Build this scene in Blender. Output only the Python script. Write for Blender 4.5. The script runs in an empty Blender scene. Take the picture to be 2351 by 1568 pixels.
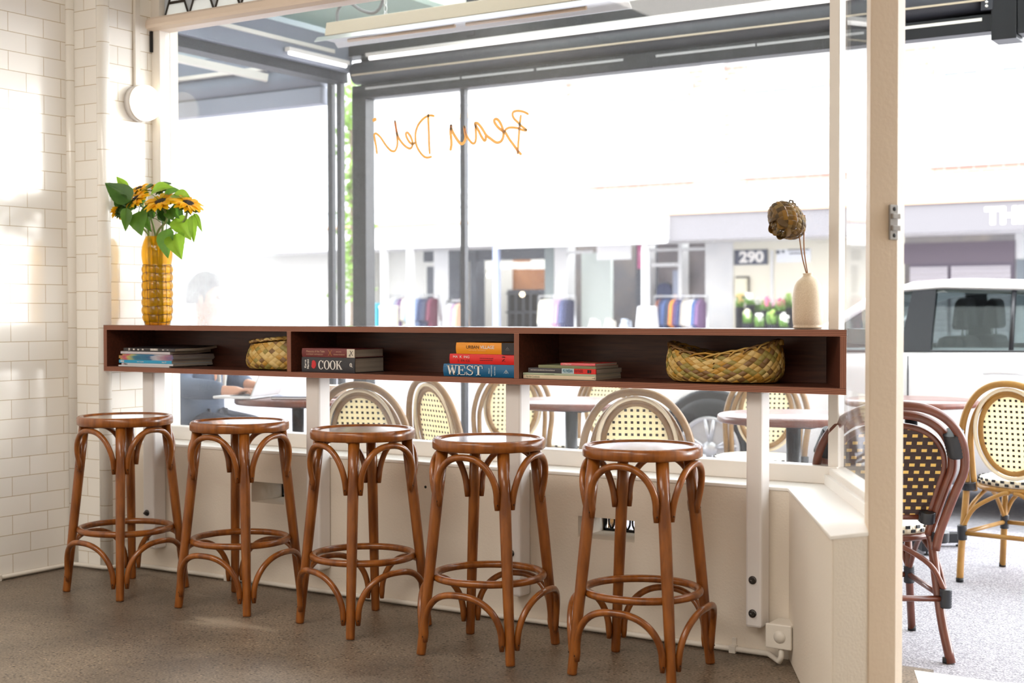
import bpy, bmesh, math, random
from mathutils import Vector, Matrix, Quaternion
random.seed(7)
PI = math.pi
S = bpy.context.scene
COL = S.collection

# ---------------------------------------------------------------- camera, world, sun, lamps, exposure
FPX, YAW, PITCH, ROLL = 3144.6, math.radians(32.436), math.radians(1.2835), math.radians(-0.08)
CAM = Vector((0, 0, 1.15))
FW = Vector((-math.sin(YAW) * math.cos(PITCH), math.cos(YAW) * math.cos(PITCH), -math.sin(PITCH)))
_r = Vector((math.cos(YAW), math.sin(YAW), 0))
_u = _r.cross(FW)
RT = _r * math.cos(ROLL) + _u * math.sin(ROLL)
UP = -_r * math.sin(ROLL) + _u * math.cos(ROLL)
cd = bpy.data.cameras.new('camera')
cam = bpy.data.objects.new('camera', cd)
COL.objects.link(cam)
cam.matrix_world = Matrix(((RT.x, UP.x, -FW.x, CAM.x), (RT.y, UP.y, -FW.y, CAM.y), (RT.z, UP.z, -FW.z, CAM.z), (0, 0, 0, 1)))
cd.sensor_width = 36
cd.lens = FPX / 2351 * 36
cd.clip_end = 300
cd.dof.use_dof = True
cd.dof.focus_distance = 4.9
cd.dof.aperture_fstop = 3.0
S.camera = cam

S.view_settings.view_transform = 'Standard'
S.view_settings.look = 'None'
S.view_settings.exposure = 0.17
S.view_settings.gamma = 1.0
S.view_settings.use_curve_mapping = False
cy = S.cycles
cy.use_denoising = True
cy.max_bounces = 10
cy.diffuse_bounces = 5
cy.glossy_bounces = 4
cy.transmission_bounces = 6
cy.transparent_max_bounces = 24
cy.caustics_reflective = False
cy.caustics_refractive = False
cy.sample_clamp_indirect = 6.0

w = bpy.data.worlds.new('sky')
S.world = w
w.use_nodes = True
bg = w.node_tree.nodes['Background']
bg.inputs[0].default_value = (0.93, 0.965, 1.0, 1)
bg.inputs[1].default_value = 6.8


def lamp(kind, name, loc, energy, color, aim=None, **k):
    d = bpy.data.lights.new(name, kind)
    d.energy = energy
    d.color = color
    for a, b in k.items():
        setattr(d, a, b)
    o = bpy.data.objects.new(name, d)
    COL.objects.link(o)
    o.location = loc
    if aim is not None:
        o.rotation_euler = (Vector(aim) - Vector(loc)).to_track_quat('-Z', 'Y').to_euler()
    return o


lamp('SUN', 'sun', (40, 35, 8), .9, (1, .97, .92), aim=(40 - 7.9, 35 - 6.1, 8 - .85), angle=math.radians(13))
# unseen area lamps added at ceiling height as warm room fill
lamp('AREA', 'fill_light', (-3.2, 0.6, 3.28), 100, (1, .94, .86), aim=(-3.2, 0.6, 0), shape='RECTANGLE', size=2.6, size_y=1.6)
lamp('AREA', 'fill_light', (0.2, -1.2, 3.28), 100, (1, .94, .86), aim=(0.2, -1.2, 0), shape='RECTANGLE', size=2.6, size_y=1.6)


# ---------------------------------------------------------------- helpers
def at(px, py, **k):
    """point where the sight line of a photo pixel meets a plane x=, y=, z= or a depth d="""
    d = FW + RT * ((px - 1175.5) / FPX) - UP * ((py - 784) / FPX)
    (a, v), = k.items()
    if a == 'd':
        return CAM + d * v
    i = 'xyz'.index(a)
    return CAM + d * ((v - CAM[i]) / d[i])


def lin(r, g, b):
    f = lambda c: (c / 255 / 12.92) if c / 255 <= .04045 else ((c / 255 + .055) / 1.055) ** 2.4
    return (f(r), f(g), f(b), 1)


class MB:
    def __init__(self):
        self.v, self.f, self.m, self.s = [], [], [], []

    def add(self, vs, fs, mi=0, sm=False):
        n = len(self.v)
        self.v += [Vector(p) for p in vs]
        for q in fs:
            self.f.append([n + i for i in q])
            self.m.append(mi)
            self.s.append(sm)
        return self

    def box(self, x0, x1, y0, y1, z0, z1, mi=0):
        vs = [(x0, y0, z0), (x1, y0, z0), (x1, y1, z0), (x0, y1, z0), (x0, y0, z1), (x1, y0, z1), (x1, y1, z1), (x0, y1, z1)]
        return self.add(vs, [(3, 2, 1, 0), (4, 5, 6, 7), (0, 1, 5, 4), (1, 2, 6, 5), (2, 3, 7, 6), (3, 0, 4, 7)], mi)

    def bar(self, a, b, wx, wz, mi=0, up=(0, 0, 1)):
        """box beam from a to b, width wx sideways, wz along up"""
        a, b = Vector(a), Vector(b)
        t = (b - a).normalized()
        u = Vector(up)
        s = t.cross(u)
        if s.length < 1e-4:
            s = t.cross(Vector((1, 0, 0)))
        s.normalize()
        u = s.cross(t).normalized()
        s, u = s * wx / 2, u * wz / 2
        vs = [a - s - u, a + s - u, a + s + u, a - s + u, b - s - u, b + s - u, b + s + u, b - s + u]
        return self.add(vs, [(0, 1, 2, 3), (7, 6, 5, 4), (0, 4, 5, 1), (1, 5, 6, 2), (2, 6, 7, 3), (3, 7, 4, 0)], mi)

    def prism(self, poly, z0, z1, mi=0, fn=None, sm=False):
        """poly (a,b) extruded along c from z0 to z1; fn maps (a,b,c) to space"""
        fn = fn or (lambda a, b, c: (a, b, c))
        n = len(poly)
        vs = [fn(a, b, z0) for a, b in poly] + [fn(a, b, z1) for a, b in poly]
        ar = sum(poly[i][0] * poly[(i + 1) % n][1] - poly[(i + 1) % n][0] * poly[i][1] for i in range(n))
        fs = [tuple(range(n))[::-1], tuple(range(n, 2 * n))]
        self.add(vs, fs, mi, False)
        k = len(self.v) - 2 * n
        for i in range(n):
            j = (i + 1) % n
            self.f.append([k + i, k + j, k + n + j, k + n + i])
            self.m.append(mi)
            self.s.append(sm)
        return self

    def tube(self, pts, r, n=10, closed=False, mi=0, flat=1.0, caps=True):
        pts = [Vector(p) for p in pts]
        N = len(pts)
        rs = r if isinstance(r, (list, tuple)) else [r] * N
        tg = []
        for i in range(N):
            a = pts[(i - 1) % N] if (closed or i > 0) else pts[i]
            b = pts[(i + 1) % N] if (closed or i < N - 1) else pts[i]
            t = (b - a)
            tg.append(t.normalized() if t.length > 1e-9 else Vector((0, 0, 1)))
        ref = Vector((0, 0, 1)) if abs(tg[0].z) < .9 else Vector((0, 1, 0))
        s = tg[0].cross(ref).normalized()
        vs, base = [], len(self.v)
        for i in range(N):
            if i:
                s = tg[i - 1].rotation_difference(tg[i]) @ s
            s = (s - tg[i] * s.dot(tg[i])).normalized()
            u = tg[i].cross(s)
            for k in range(n):
                a = 2 * PI * k / n
                vs.append(pts[i] + s * math.cos(a) * rs[i] + u * math.sin(a) * rs[i] * flat)
        fs = []
        if closed:
            # match the last ring to the first by the nearest starting vertex
            last = [vs[(N - 1) * n + k] for k in range(n)]
            off = min(range(n), key=lambda o: sum((last[k] - vs[(k + o) % n]).length for k in range(n)))
        for i in range(N if closed else N - 1):
            for k in range(n):
                k2 = (k + 1) % n
                if closed and i == N - 1:
                    fs.append((i * n + k, i * n + k2, (k2 + off) % n, (k + off) % n))
                else:
                    fs.append((i * n + k, i * n + k2, (i + 1) * n + k2, (i + 1) * n + k))
        self.add(vs, fs, mi, True)
        if caps and not closed:
            b = base
            self.f.append([b + k for k in range(n)][::-1]); self.m.append(mi); self.s.append(False)
            self.f.append([b + (N - 1) * n + k for k in range(n)]); self.m.append(mi); self.s.append(False)
        return self

    def lathe(self, prof, n=32, c=(0, 0, 0), mi=0, fn=None, sm=True):
        """prof [(r,z)] turned about z at c; fn maps local (x,y,z) to space"""
        fn = fn or (lambda x, y, z: (c[0] + x, c[1] + y, c[2] + z))
        vs = []
        for r, z in prof:
            for k in range(n):
                a = 2 * PI * k / n
                vs.append(fn(r * math.cos(a), r * math.sin(a), z))
        fs = []
        for i in range(len(prof) - 1):
            for k in range(n):
                k2 = (k + 1) % n
                fs.append((i * n + k, i * n + k2, (i + 1) * n + k2, (i + 1) * n + k))
        self.add(vs, fs, mi, sm)
        b = len(self.v) - len(vs)
        if prof[0][0] > 1e-5:
            self.f.append([b + k for k in range(n)][::-1]); self.m.append(mi); self.s.append(False)
        if prof[-1][0] > 1e-5:
            self.f.append([b + (len(prof) - 1) * n + k for k in range(n)]); self.m.append(mi); self.s.append(False)
        return self

    def ball(self, c, r, n=16, sc=(1, 1, 1), mi=0):
        prof = [(max(1e-6, math.sin(PI * i / (n // 2))) * r, -math.cos(PI * i / (n // 2)) * r) for i in range(n // 2 + 1)]
        return self.lathe(prof, n, mi=mi, fn=lambda x, y, z: (c[0] + x * sc[0], c[1] + y * sc[1], c[2] + z * sc[2]))

    def patch(self, fn, nu, nv, mi=0, sm=True):
        vs = [fn(i / nu, j / nv) for j in range(nv + 1) for i in range(nu + 1)]
        fs = [(j * (nu + 1) + i, j * (nu + 1) + i + 1, (j + 1) * (nu + 1) + i + 1, (j + 1) * (nu + 1) + i) for j in range(nv) for i in range(nu)]
        return self.add(vs, fs, mi, sm)


BASE = {}


def obj(name, mb, mats, parent=None, bevel=0.0, local=False, solid=0.0, sub=0):
    """link a mesh; verts are world coordinates unless local=True"""
    me = bpy.data.meshes.new(name)
    off = BASE.get(parent.name, Vector()) if (parent is not None and not local) else Vector()
    me.from_pydata([v - off for v in mb.v], [], mb.f)
    mats = mats if isinstance(mats, (list, tuple)) else [mats]
    for m in mats:
        me.materials.append(m)
    for p, mi, s in zip(me.polygons, mb.m, mb.s):
        p.material_index = mi
        p.use_smooth = s
    bm = bmesh.new(); bm.from_mesh(me)
    bmesh.ops.remove_doubles(bm, verts=bm.verts, dist=1e-6)
    bmesh.ops.recalc_face_normals(bm, faces=bm.faces)
    bm.to_mesh(me); bm.free()
    me.update()
    o = bpy.data.objects.new(name, me)
    COL.objects.link(o)
    if parent is not None:
        o.parent = parent
        BASE[o.name] = off
    if solid:
        md = o.modifiers.new('solid', 'SOLIDIFY'); md.thickness = solid; md.offset = 0
    if bevel:
        md = o.modifiers.new('bevel', 'BEVEL'); md.width = bevel; md.segments = 2; md.limit_method = 'ANGLE'; md.angle_limit = math.radians(40)
    if sub:
        md = o.modifiers.new('sub', 'SUBSURF'); md.levels = sub; md.render_levels = sub
    return o


def tag(o, label, cat, group=None, kind=None):
    if label: o['label'] = label
    if cat: o['category'] = cat
    if group: o['group'] = group
    if kind: o['kind'] = kind
    return o


def thing(name, label, cat, loc=(0, 0, 0), rz=0.0, group=None):
    o = bpy.data.objects.new(name, None)
    COL.objects.link(o)
    o.empty_display_size = .05
    o.location = loc
    o.rotation_euler = (0, 0, rz)
    BASE[o.name] = Vector(loc)
    return tag(o, label, cat, group)


def struct(name, mb, mats, parent=None, bevel=0.0, label=None):
    o = obj(name, mb, mats, parent, bevel)
    if parent is None:
        o['kind'] = 'structure'
        if label: o['label'] = label; 
    return o


def copy_tree(o, parent=None):
    c = o.copy()
    COL.objects.link(c)
    if parent is not None:
        c.parent = parent
    for ch in list(o.children):
        copy_tree(ch, c)
    return c


def text(s, parent, mat, size, loc, rot=(PI / 2, 0, 0), name='title', sx=1.0, bold=0.0, align='LEFT', local=True, spacing=1.0):
    c = bpy.data.curves.new(name, 'FONT')
    c.body = s
    c.size = size
    c.align_x = align
    c.align_y = 'CENTER'
    c.extrude = .0002
    c.offset = bold
    c.space_character = spacing
    c.materials.append(mat)
    o = bpy.data.objects.new(name, c)
    COL.objects.link(o)
    o.parent = parent
    o.location = Vector(loc) - (Vector() if local else BASE.get(parent.name, Vector()))
    o.rotation_euler = rot
    o.scale = (sx, 1, 1)
    return o


def smooth_path(pts, k=6, closed=False):
    """Catmull-Rom through pts"""
    pts = [Vector(p) for p in pts]
    n = len(pts)
    out = []
    for i in range(n if closed else n - 1):
        p0 = pts[(i - 1) % n] if (closed or i > 0) else pts[0] * 2 - pts[1]
        p1, p2 = pts[i], pts[(i + 1) % n]
        p3 = pts[(i + 2) % n] if (closed or i + 2 < n) else pts[-1] * 2 - pts[-2]
        for j in range(k):
            t = j / k
            out.append(.5 * ((2 * p1) + (p2 - p0) * t + (2 * p0 - 5 * p1 + 4 * p2 - p3) * t * t + (3 * p1 - p0 - 3 * p2 + p3) * t ** 3))
    if not closed:
        out.append(pts[-1])
    return out


# ---------------------------------------------------------------- materials
def nt(name):
    m = bpy.data.materials.new(name)
    m.use_nodes = True
    t = m.node_tree
    return m, t, t.nodes, t.links, t.nodes['Principled BSDF']


def mat(name, col, rough=.5, metal=0.0, var=None, vs=8.0, stretch=(1, 1, 1), bump=0.0, bs=60.0, spec=.5, coat=0.0, emit=None, es=1.0, sss=0.0, transl=0.0):
    """plain principled material; var = second colour mixed in by stretched noise"""
    m, t, N, L, b = nt(name)
    b.inputs['Base Color'].default_value = col
    b.inputs['Roughness'].default_value = rough
    b.inputs['Metallic'].default_value = metal
    b.inputs['Specular IOR Level'].default_value = spec
    b.inputs['Coat Weight'].default_value = coat
    b.inputs['Coat Roughness'].default_value = .12
    tc = N.new('ShaderNodeTexCoord')
    if var is not None:
        mp = N.new('ShaderNodeMapping'); mp.inputs['Scale'].default_value = stretch
        nz = N.new('ShaderNodeTexNoise'); nz.inputs['Scale'].default_value = vs; nz.inputs['Detail'].default_value = 5
        rp = N.new('ShaderNodeValToRGB')
        rp.color_ramp.elements[0].position = .32; rp.color_ramp.elements[0].color = col
        rp.color_ramp.elements[1].position = .68; rp.color_ramp.elements[1].color = var
        L.new(tc.outputs['Object'], mp.inputs[0]); L.new(mp.outputs[0], nz.inputs['Vector'])
        L.new(nz.outputs['Fac'], rp.inputs[0]); L.new(rp.outputs[0], b.inputs['Base Color'])
    if bump:
        n2 = N.new('ShaderNodeTexNoise'); n2.inputs['Scale'].default_value = bs; n2.inputs['Detail'].default_value = 4
        bp = N.new('ShaderNodeBump'); bp.inputs['Strength'].default_value = bump; bp.inputs['Distance'].default_value = .01
        L.new(tc.outputs['Object'], n2.inputs['Vector']); L.new(n2.outputs['Fac'], bp.inputs['Height']); L.new(bp.outputs[0], b.inputs['Normal'])
    if emit is not None:
        b.inputs['Emission Color'].default_value = emit
        b.inputs['Emission Strength'].default_value = es
    if transl:
        tr = N.new('ShaderNodeBsdfTranslucent'); tr.inputs[0].default_value = col
        if var is not None: L.new(rp.outputs[0], tr.inputs[0])
        mx = N.new('ShaderNodeMixShader'); mx.inputs[0].default_value = transl
        out = N['Material Output']
        L.new(b.outputs[0], mx.inputs[1]); L.new(tr.outputs[0], mx.inputs[2]); L.new(mx.outputs[0], out.inputs[0])
    return m


def tile_mat(name, ax, w_, h_, ou, ov, col=lin(250, 247, 241), grout=lin(190, 170, 138), rough=.14, off=.5, mortar=.0028):
    m, t, N, L, b = nt(name)
    g = N.new('ShaderNodeNewGeometry'); sp = N.new('ShaderNodeSeparateXYZ'); cb = N.new('ShaderNodeCombineXYZ')
    a1 = N.new('ShaderNodeMath'); a1.inputs[1].default_value = ou
    a2 = N.new('ShaderNodeMath'); a2.inputs[1].default_value = ov
    L.new(g.outputs['Position'], sp.inputs[0]); L.new(sp.outputs[ax], a1.inputs[0]); L.new(sp.outputs[2], a2.inputs[0])
    L.new(a1.outputs[0], cb.inputs[0]); L.new(a2.outputs[0], cb.inputs[1])
    br = N.new('ShaderNodeTexBrick')
    br.inputs['Scale'].default_value = 1; br.inputs['Brick Width'].default_value = w_; br.inputs['Row Height'].default_value = h_
    br.inputs['Mortar Size'].default_value = mortar / 2; br.inputs['Mortar Smooth'].default_value = .3
    br.offset = off
    br.inputs['Color1'].default_value = col
    br.inputs['Color2'].default_value = tuple(c * .93 for c in col[:3]) + (1,)
    br.inputs['Mortar'].default_value = grout
    L.new(cb.outputs[0], br.inputs['Vector'])
    L.new(br.outputs['Color'], b.inputs['Base Color'])
    b.inputs['Roughness'].default_value = rough
    nz = N.new('ShaderNodeTexNoise'); nz.inputs['Scale'].default_value = 7; nz.inputs['Detail'].default_value = 2
    L.new(g.outputs['Position'], nz.inputs['Vector'])
    mu = N.new('ShaderNodeMath'); mu.operation = 'MULTIPLY_ADD'; mu.inputs[1].default_value = -1.0
    n2 = N.new('ShaderNodeMath'); n2.operation = 'MULTIPLY'; n2.inputs[1].default_value = .8
    L.new(nz.outputs['Fac'], n2.inputs[0]); L.new(br.outputs['Fac'], mu.inputs[0]); L.new(n2.outputs[0], mu.inputs[2])
    bp = N.new('ShaderNodeBump'); bp.inputs['Strength'].default_value = .35; bp.inputs['Distance'].default_value = .004
    L.new(mu.outputs[0], bp.inputs['Height']); L.new(bp.outputs[0], b.inputs['Normal'])
    return m


def schlick(N, L, f0):
    """reflectance that is the same on both faces of a thin pane"""
    g = N.new('ShaderNodeNewGeometry')
    d = N.new('ShaderNodeVectorMath'); d.operation = 'DOT_PRODUCT'
    L.new(g.outputs['Normal'], d.inputs[0]); L.new(g.outputs['Incoming'], d.inputs[1])
    def m_(op, a, b=None):
        n = N.new('ShaderNodeMath'); n.operation = op
        for i, x in enumerate((a, b)):
            if x is None: continue
            if isinstance(x, float): n.inputs[i].default_value = x
            else: L.new(x, n.inputs[i])
        return n.outputs[0]
    k = m_('SUBTRACT', 1.0, m_('ABSOLUTE', d.outputs['Value']))
    return m_('ADD', m_('MULTIPLY', m_('POWER', k, 5.0), .6), f0)


def glass_mat(name, haze, tint=(1, 1, 1, 1), streak=True, haze_veil=False, ior=.03):
    """clear pane with fine dirt and scratches that catch the daylight"""
    m, t, N, L, b = nt(name)
    N.remove(b)
    out = N['Material Output']
    tr = N.new('ShaderNodeBsdfTransparent'); tr.inputs[0].default_value = tint
    df = N.new('ShaderNodeBsdfTranslucent'); df.inputs[0].default_value = (.95, .97, 1, 1)
    d2 = N.new('ShaderNodeBsdfDiffuse'); d2.inputs[0].default_value = (.8, .8, .8, 1)
    mh = N.new('ShaderNodeMixShader'); mh.inputs[0].default_value = .25
    L.new(df.outputs[0], mh.inputs[1]); L.new(d2.outputs[0], mh.inputs[2])
    mx = N.new('ShaderNodeMixShader')
    L.new(tr.outputs[0], mx.inputs[1]); L.new(mh.outputs[0], mx.inputs[2])
    tc = N.new('ShaderNodeTexCoord')
    nz = N.new('ShaderNodeTexNoise'); nz.inputs['Scale'].default_value = 1.3; nz.inputs['Detail'].default_value = 3
    L.new(tc.outputs['Object'], nz.inputs['Vector'])
    mr = N.new('ShaderNodeMapRange'); mr.inputs[1].default_value = .3; mr.inputs[2].default_value = .7
    mr.inputs[3].default_value = haze * .7; mr.inputs[4].default_value = haze * 1.35
    L.new(nz.outputs['Fac'], mr.inputs[0])
    fac = mr.outputs[0]
    if streak:
        mp = N.new('ShaderNodeMapping'); mp.inputs['Scale'].default_value = (260, 260, 14); mp.inputs['Rotation'].default_value = (0, .25, 0)
        n2 = N.new('ShaderNodeTexNoise'); n2.inputs['Scale'].default_value = 1; n2.inputs['Detail'].default_value = 2
        L.new(tc.outputs['Object'], mp.inputs[0]); L.new(mp.outputs[0], n2.inputs['Vector'])
        m2 = N.new('ShaderNodeMapRange'); m2.inputs[1].default_value = .45; m2.inputs[2].default_value = .8
        m2.inputs[3].default_value = 0; m2.inputs[4].default_value = haze * 1.6
        L.new(n2.outputs['Fac'], m2.inputs[0])
        ad = N.new('ShaderNodeMath'); L.new(mr.outputs[0], ad.inputs[0]); L.new(m2.outputs[0], ad.inputs[1]); fac = ad.outputs[0]
    if haze_veil:
        # painted milky haze on the left of the pane, veiling the seated head
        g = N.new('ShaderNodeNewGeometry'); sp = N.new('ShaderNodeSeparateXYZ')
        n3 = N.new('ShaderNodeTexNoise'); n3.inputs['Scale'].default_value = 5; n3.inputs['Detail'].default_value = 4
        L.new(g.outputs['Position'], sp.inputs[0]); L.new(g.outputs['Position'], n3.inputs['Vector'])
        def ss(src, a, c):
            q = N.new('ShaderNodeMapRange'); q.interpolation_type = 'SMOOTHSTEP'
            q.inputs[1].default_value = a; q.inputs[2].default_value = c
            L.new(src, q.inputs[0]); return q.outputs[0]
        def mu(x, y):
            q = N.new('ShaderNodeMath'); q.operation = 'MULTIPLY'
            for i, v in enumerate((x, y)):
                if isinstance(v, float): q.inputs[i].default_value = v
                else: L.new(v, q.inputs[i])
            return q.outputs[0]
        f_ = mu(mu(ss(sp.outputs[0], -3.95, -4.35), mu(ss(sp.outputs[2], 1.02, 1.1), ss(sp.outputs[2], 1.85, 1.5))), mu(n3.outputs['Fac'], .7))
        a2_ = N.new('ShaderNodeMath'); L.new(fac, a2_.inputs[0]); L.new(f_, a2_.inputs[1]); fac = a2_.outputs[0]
    L.new(fac, mx.inputs[0])
    gl = N.new('ShaderNodeBsdfGlossy'); gl.inputs['Roughness'].default_value = .02
    fr = schlick(N, L, ior)
    mg = N.new('ShaderNodeMixShader')
    L.new(fr, mg.inputs[0]); L.new(mx.outputs[0], mg.inputs[1]); L.new(gl.outputs[0], mg.inputs[2])
    L.new(mg.outputs[0], out.inputs[0])
    return m


def grid_mat(name, base, dot, p, duty, stagger=False, transl=.0, rough=.5, axes=(0, 2), bz=1.0):
    """woven plastic: small squares of a second colour on a regular grid"""
    m, t, N, L, b = nt(name)
    tc = N.new('ShaderNodeTexCoord'); sp = N.new('ShaderNodeSeparateXYZ'); L.new(tc.outputs['Object'], sp.inputs[0])

    def math_(op, a, c=None):
        n = N.new('ShaderNodeMath'); n.operation = op
        for i, x in enumerate((a, c)):
            if x is None: continue
            if isinstance(x, (int, float)): n.inputs[i].default_value = x
            else: L.new(x, n.inputs[i])
        return n.outputs[0]
    u = math_('DIVIDE', sp.outputs[axes[0]], p); v = math_('DIVIDE', sp.outputs[axes[1]], p * bz)
    if stagger:
        row = math_('FLOOR', v)
        u = math_('ADD', u, math_('MULTIPLY', row, .5))
    a = math_('LESS_THAN', math_('FRACT', u), duty[0]); c = math_('LESS_THAN', math_('FRACT', v), duty[1])
    f = math_('MULTIPLY', a, c)
    mx = N.new('ShaderNodeMix'); mx.data_type = 'RGBA'
    L.new(f, mx.inputs['Factor']); mx.inputs['A'].default_value = base; mx.inputs['B'].default_value = dot
    L.new(mx.outputs['Result'], b.inputs['Base Color'])
    b.inputs['Roughness'].default_value = rough
    wv = math_('MULTIPLY', math_('SINE', math_('MULTIPLY', u, 2 * PI)), math_('SINE', math_('MULTIPLY', v, 2 * PI)))
    bp = N.new('ShaderNodeBump'); bp.inputs['Strength'].default_value = .4; bp.inputs['Distance'].default_value = .003
    L.new(wv, bp.inputs['Height']); L.new(bp.outputs[0], b.inputs['Normal'])
    if transl:
        tr = N.new('ShaderNodeBsdfTranslucent'); L.new(mx.outputs['Result'], tr.inputs[0])
        ms = N.new('ShaderNodeMixShader'); ms.inputs[0].default_value = transl
        L.new(b.outputs[0], ms.inputs[1]); L.new(tr.outputs[0], ms.inputs[2]); L.new(ms.outputs[0], N['Material Output'].inputs[0])
    return m


def ply_edge_mat(name, ax):
    m, t, N, L, b = nt(name)
    tc = N.new('ShaderNodeTexCoord'); sp = N.new('ShaderNodeSeparateXYZ'); L.new(tc.outputs['Object'], sp.inputs[0])
    mu = N.new('ShaderNodeMath'); mu.operation = 'MULTIPLY'; mu.inputs[1].default_value = 2 * PI / .0052; L.new(sp.outputs[ax], mu.inputs[0])
    sn = N.new('ShaderNodeMath'); sn.operation = 'SINE'; L.new(mu.outputs[0], sn.inputs[0])
    rp = N.new('ShaderNodeValToRGB')
    rp.color_ramp.elements[0].position = .2; rp.color_ramp.elements[0].color = lin(96, 52, 37)
    rp.color_ramp.elements[1].position = .8; rp.color_ramp.elements[1].color = lin(164, 106, 80)
    mr = N.new('ShaderNodeMapRange'); mr.inputs[1].default_value = -1; L.new(sn.outputs[0], mr.inputs[0]); L.new(mr.outputs[0], rp.inputs[0])
    L.new(rp.outputs[0], b.inputs['Base Color'])
    b.inputs['Roughness'].default_value = .5
    return m


M = {}
M['stool'] = mat('bentwood', lin(108, 56, 15), .28, var=lin(155, 90, 32), vs=1.0, stretch=(38, 38, 7), coat=.35, spec=.4)
M['stool_seat'] = mat('bentwood_seat', lin(120, 66, 24), .24, var=lin(140, 80, 34), vs=1.0, stretch=(5, 40, 40), coat=1.0)
M['stool_seat'].node_tree.nodes['Principled BSDF'].inputs['Coat IOR'].default_value = 1.8
M['screw'] = mat('dark_screw', lin(60, 45, 35), .35, .8)
M['shelf'] = mat('red_plywood', lin(74, 38, 26), .42, var=lin(98, 53, 37), vs=1.0, stretch=(9, 90, 110), coat=.1)
M['shelf_top'] = mat('red_plywood_top', lin(84, 40, 28), .16, var=lin(104, 52, 38), vs=1.0, stretch=(9, 90, 110), coat=.6)
M['edge_z'] = ply_edge_mat('plywood_edge_flat', 2)
M['edge_x'] = ply_edge_mat('plywood_edge_upright', 0)
M['white_paint'] = mat('white_gloss_paint', lin(236, 230, 222), .35, bump=.05, bs=30)
M['wall_paint'] = mat('cream_wall_paint', lin(232, 222, 208), .6, bump=.12, bs=140)
M['jamb_paint'] = mat('beige_jamb_paint', lin(218, 198, 174), .5, bump=.08, bs=70)
M['sill_paint'] = mat('white_sill_paint', lin(244, 241, 236), .4)
M['ceiling'] = mat('ceiling_paint', lin(240, 236, 228), .8)
M['pvc_pipe'] = mat('white_conduit', lin(228, 222, 212), .35)
M['steel_white'] = mat('white_steel', lin(232, 228, 226), .35)
M['bolt'] = mat('grey_bolt', lin(92, 90, 88), .35, .9)
M['black_iron'] = mat('black_iron', lin(28, 28, 30), .5, .3)
M['zinc'] = mat('zinc', lin(170, 170, 172), .35, .9)
M['charcoal'] = mat('charcoal_metal', lin(26, 27, 32), .4, .2)
M['charcoal2'] = mat('charcoal_metal_soft', lin(44, 46, 54), .5)
M['tube_light'] = mat('tube_light', (1, 1, 1, 1), .4, emit=(1, .98, .95, 1), es=1.6)
M['heater'] = mat('beige_heater', lin(196, 182, 160), .4, .1)
M['alu'] = mat('brushed_aluminium', lin(205, 205, 205), .3, .8)
M['glass'] = glass_mat('window_glass', .013, haze_veil=True)
M['glass_side'] = glass_mat('side_glass', .012, ior=.02)
M['car_glass'] = glass_mat('car_glass', .01, (.62, .66, .66, 1), False)
M['lead'] = mat('lead_came', lin(66, 60, 56), .45, .5)
M['lead_grey'] = mat('grey_cathedral_glass', lin(196, 196, 196), .3, transl=.6, bump=.2, bs=80)
M['lead_white'] = mat('white_cathedral_glass', lin(238, 238, 236), .3, transl=.6, bump=.2, bs=60)
M['gold'] = mat('gold_lettering', lin(238, 200, 124), .45, transl=.65)
M['opal'] = mat('opal_lamp', lin(255, 246, 228), .3, emit=(1, .88, .66, 1), es=2.6)
M['ply_black'] = mat('black_cover', lin(34, 34, 38), .35)
M['paper'] = mat('book_paper', lin(190, 180, 166), .8, var=lin(160, 150, 138), vs=1.0, stretch=(2, 2, 500))
M['white_ink'] = mat('white_ink', lin(236, 232, 226), .5)
M['black_ink'] = mat('black_ink', lin(26, 24, 26), .5)

# ================================================================ the room
WY, SILL, GY = 4.275, .567, 4.47          # wall face, sill height, glass plane
LX, PX, PY = -4.985, -4.775, 4.15         # left wall, pier reveal, pier front
CEIL = 3.3

# floor of polished concrete
m, t, N, L, b = nt('polished_concrete')
tc = N.new('ShaderNodeTexCoord')
n1 = N.new('ShaderNodeTexNoise'); n1.inputs['Scale'].default_value = 1.6; n1.inputs['Detail'].default_value = 7; n1.inputs['Roughness'].default_value = .62
r1 = N.new('ShaderNodeValToRGB')
r1.color_ramp.elements[0].position = .3; r1.color_ramp.elements[0].color = lin(87, 76, 65)
r1.color_ramp.elements[1].position = .72; r1.color_ramp.elements[1].color = lin(145, 129, 111)
L.new(tc.outputs['Object'], n1.inputs['Vector']); L.new(n1.outputs['Fac'], r1.inputs[0])
v1 = N.new('ShaderNodeTexVoronoi'); v1.inputs['Scale'].default_value = 74
L.new(tc.outputs['Object'], v1.inputs['Vector'])
rv = N.new('ShaderNodeValToRGB'); rv.color_ramp.interpolation = 'CONSTANT'
rv.color_ramp.elements[0].position = 0; rv.color_ramp.elements[0].color = (.05, .05, .05, 1)
rv.color_ramp.elements[1].position = .22; rv.color_ramp.elements[1].color = (.5, .5, .5, 1)
for p_, c_ in ((.45, (.2, .18, .16, 1)), (.62, (.5, .5, .5, 1)), (.9, (.9, .86, .8, 1))):
    e_ = rv.color_ramp.elements.new(p_); e_.color = c_
sc_ = N.new('ShaderNodeSeparateColor'); L.new(v1.outputs['Color'], sc_.inputs[0]); L.new(sc_.outputs[0], rv.inputs[0])
md_ = N.new('ShaderNodeMapRange'); md_.inputs[1].default_value = .25; md_.inputs[2].default_value = .42; md_.inputs[3].default_value = .8; md_.inputs[4].default_value = 0
L.new(v1.outputs['Distance'], md_.inputs[0])
mx_ = N.new('ShaderNodeMix'); mx_.data_type = 'RGBA'; mx_.blend_type = 'OVERLAY'
L.new(md_.outputs[0], mx_.inputs['Factor']); L.new(r1.outputs[0], mx_.inputs['A']); L.new(rv.outputs[0], mx_.inputs['B'])
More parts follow.
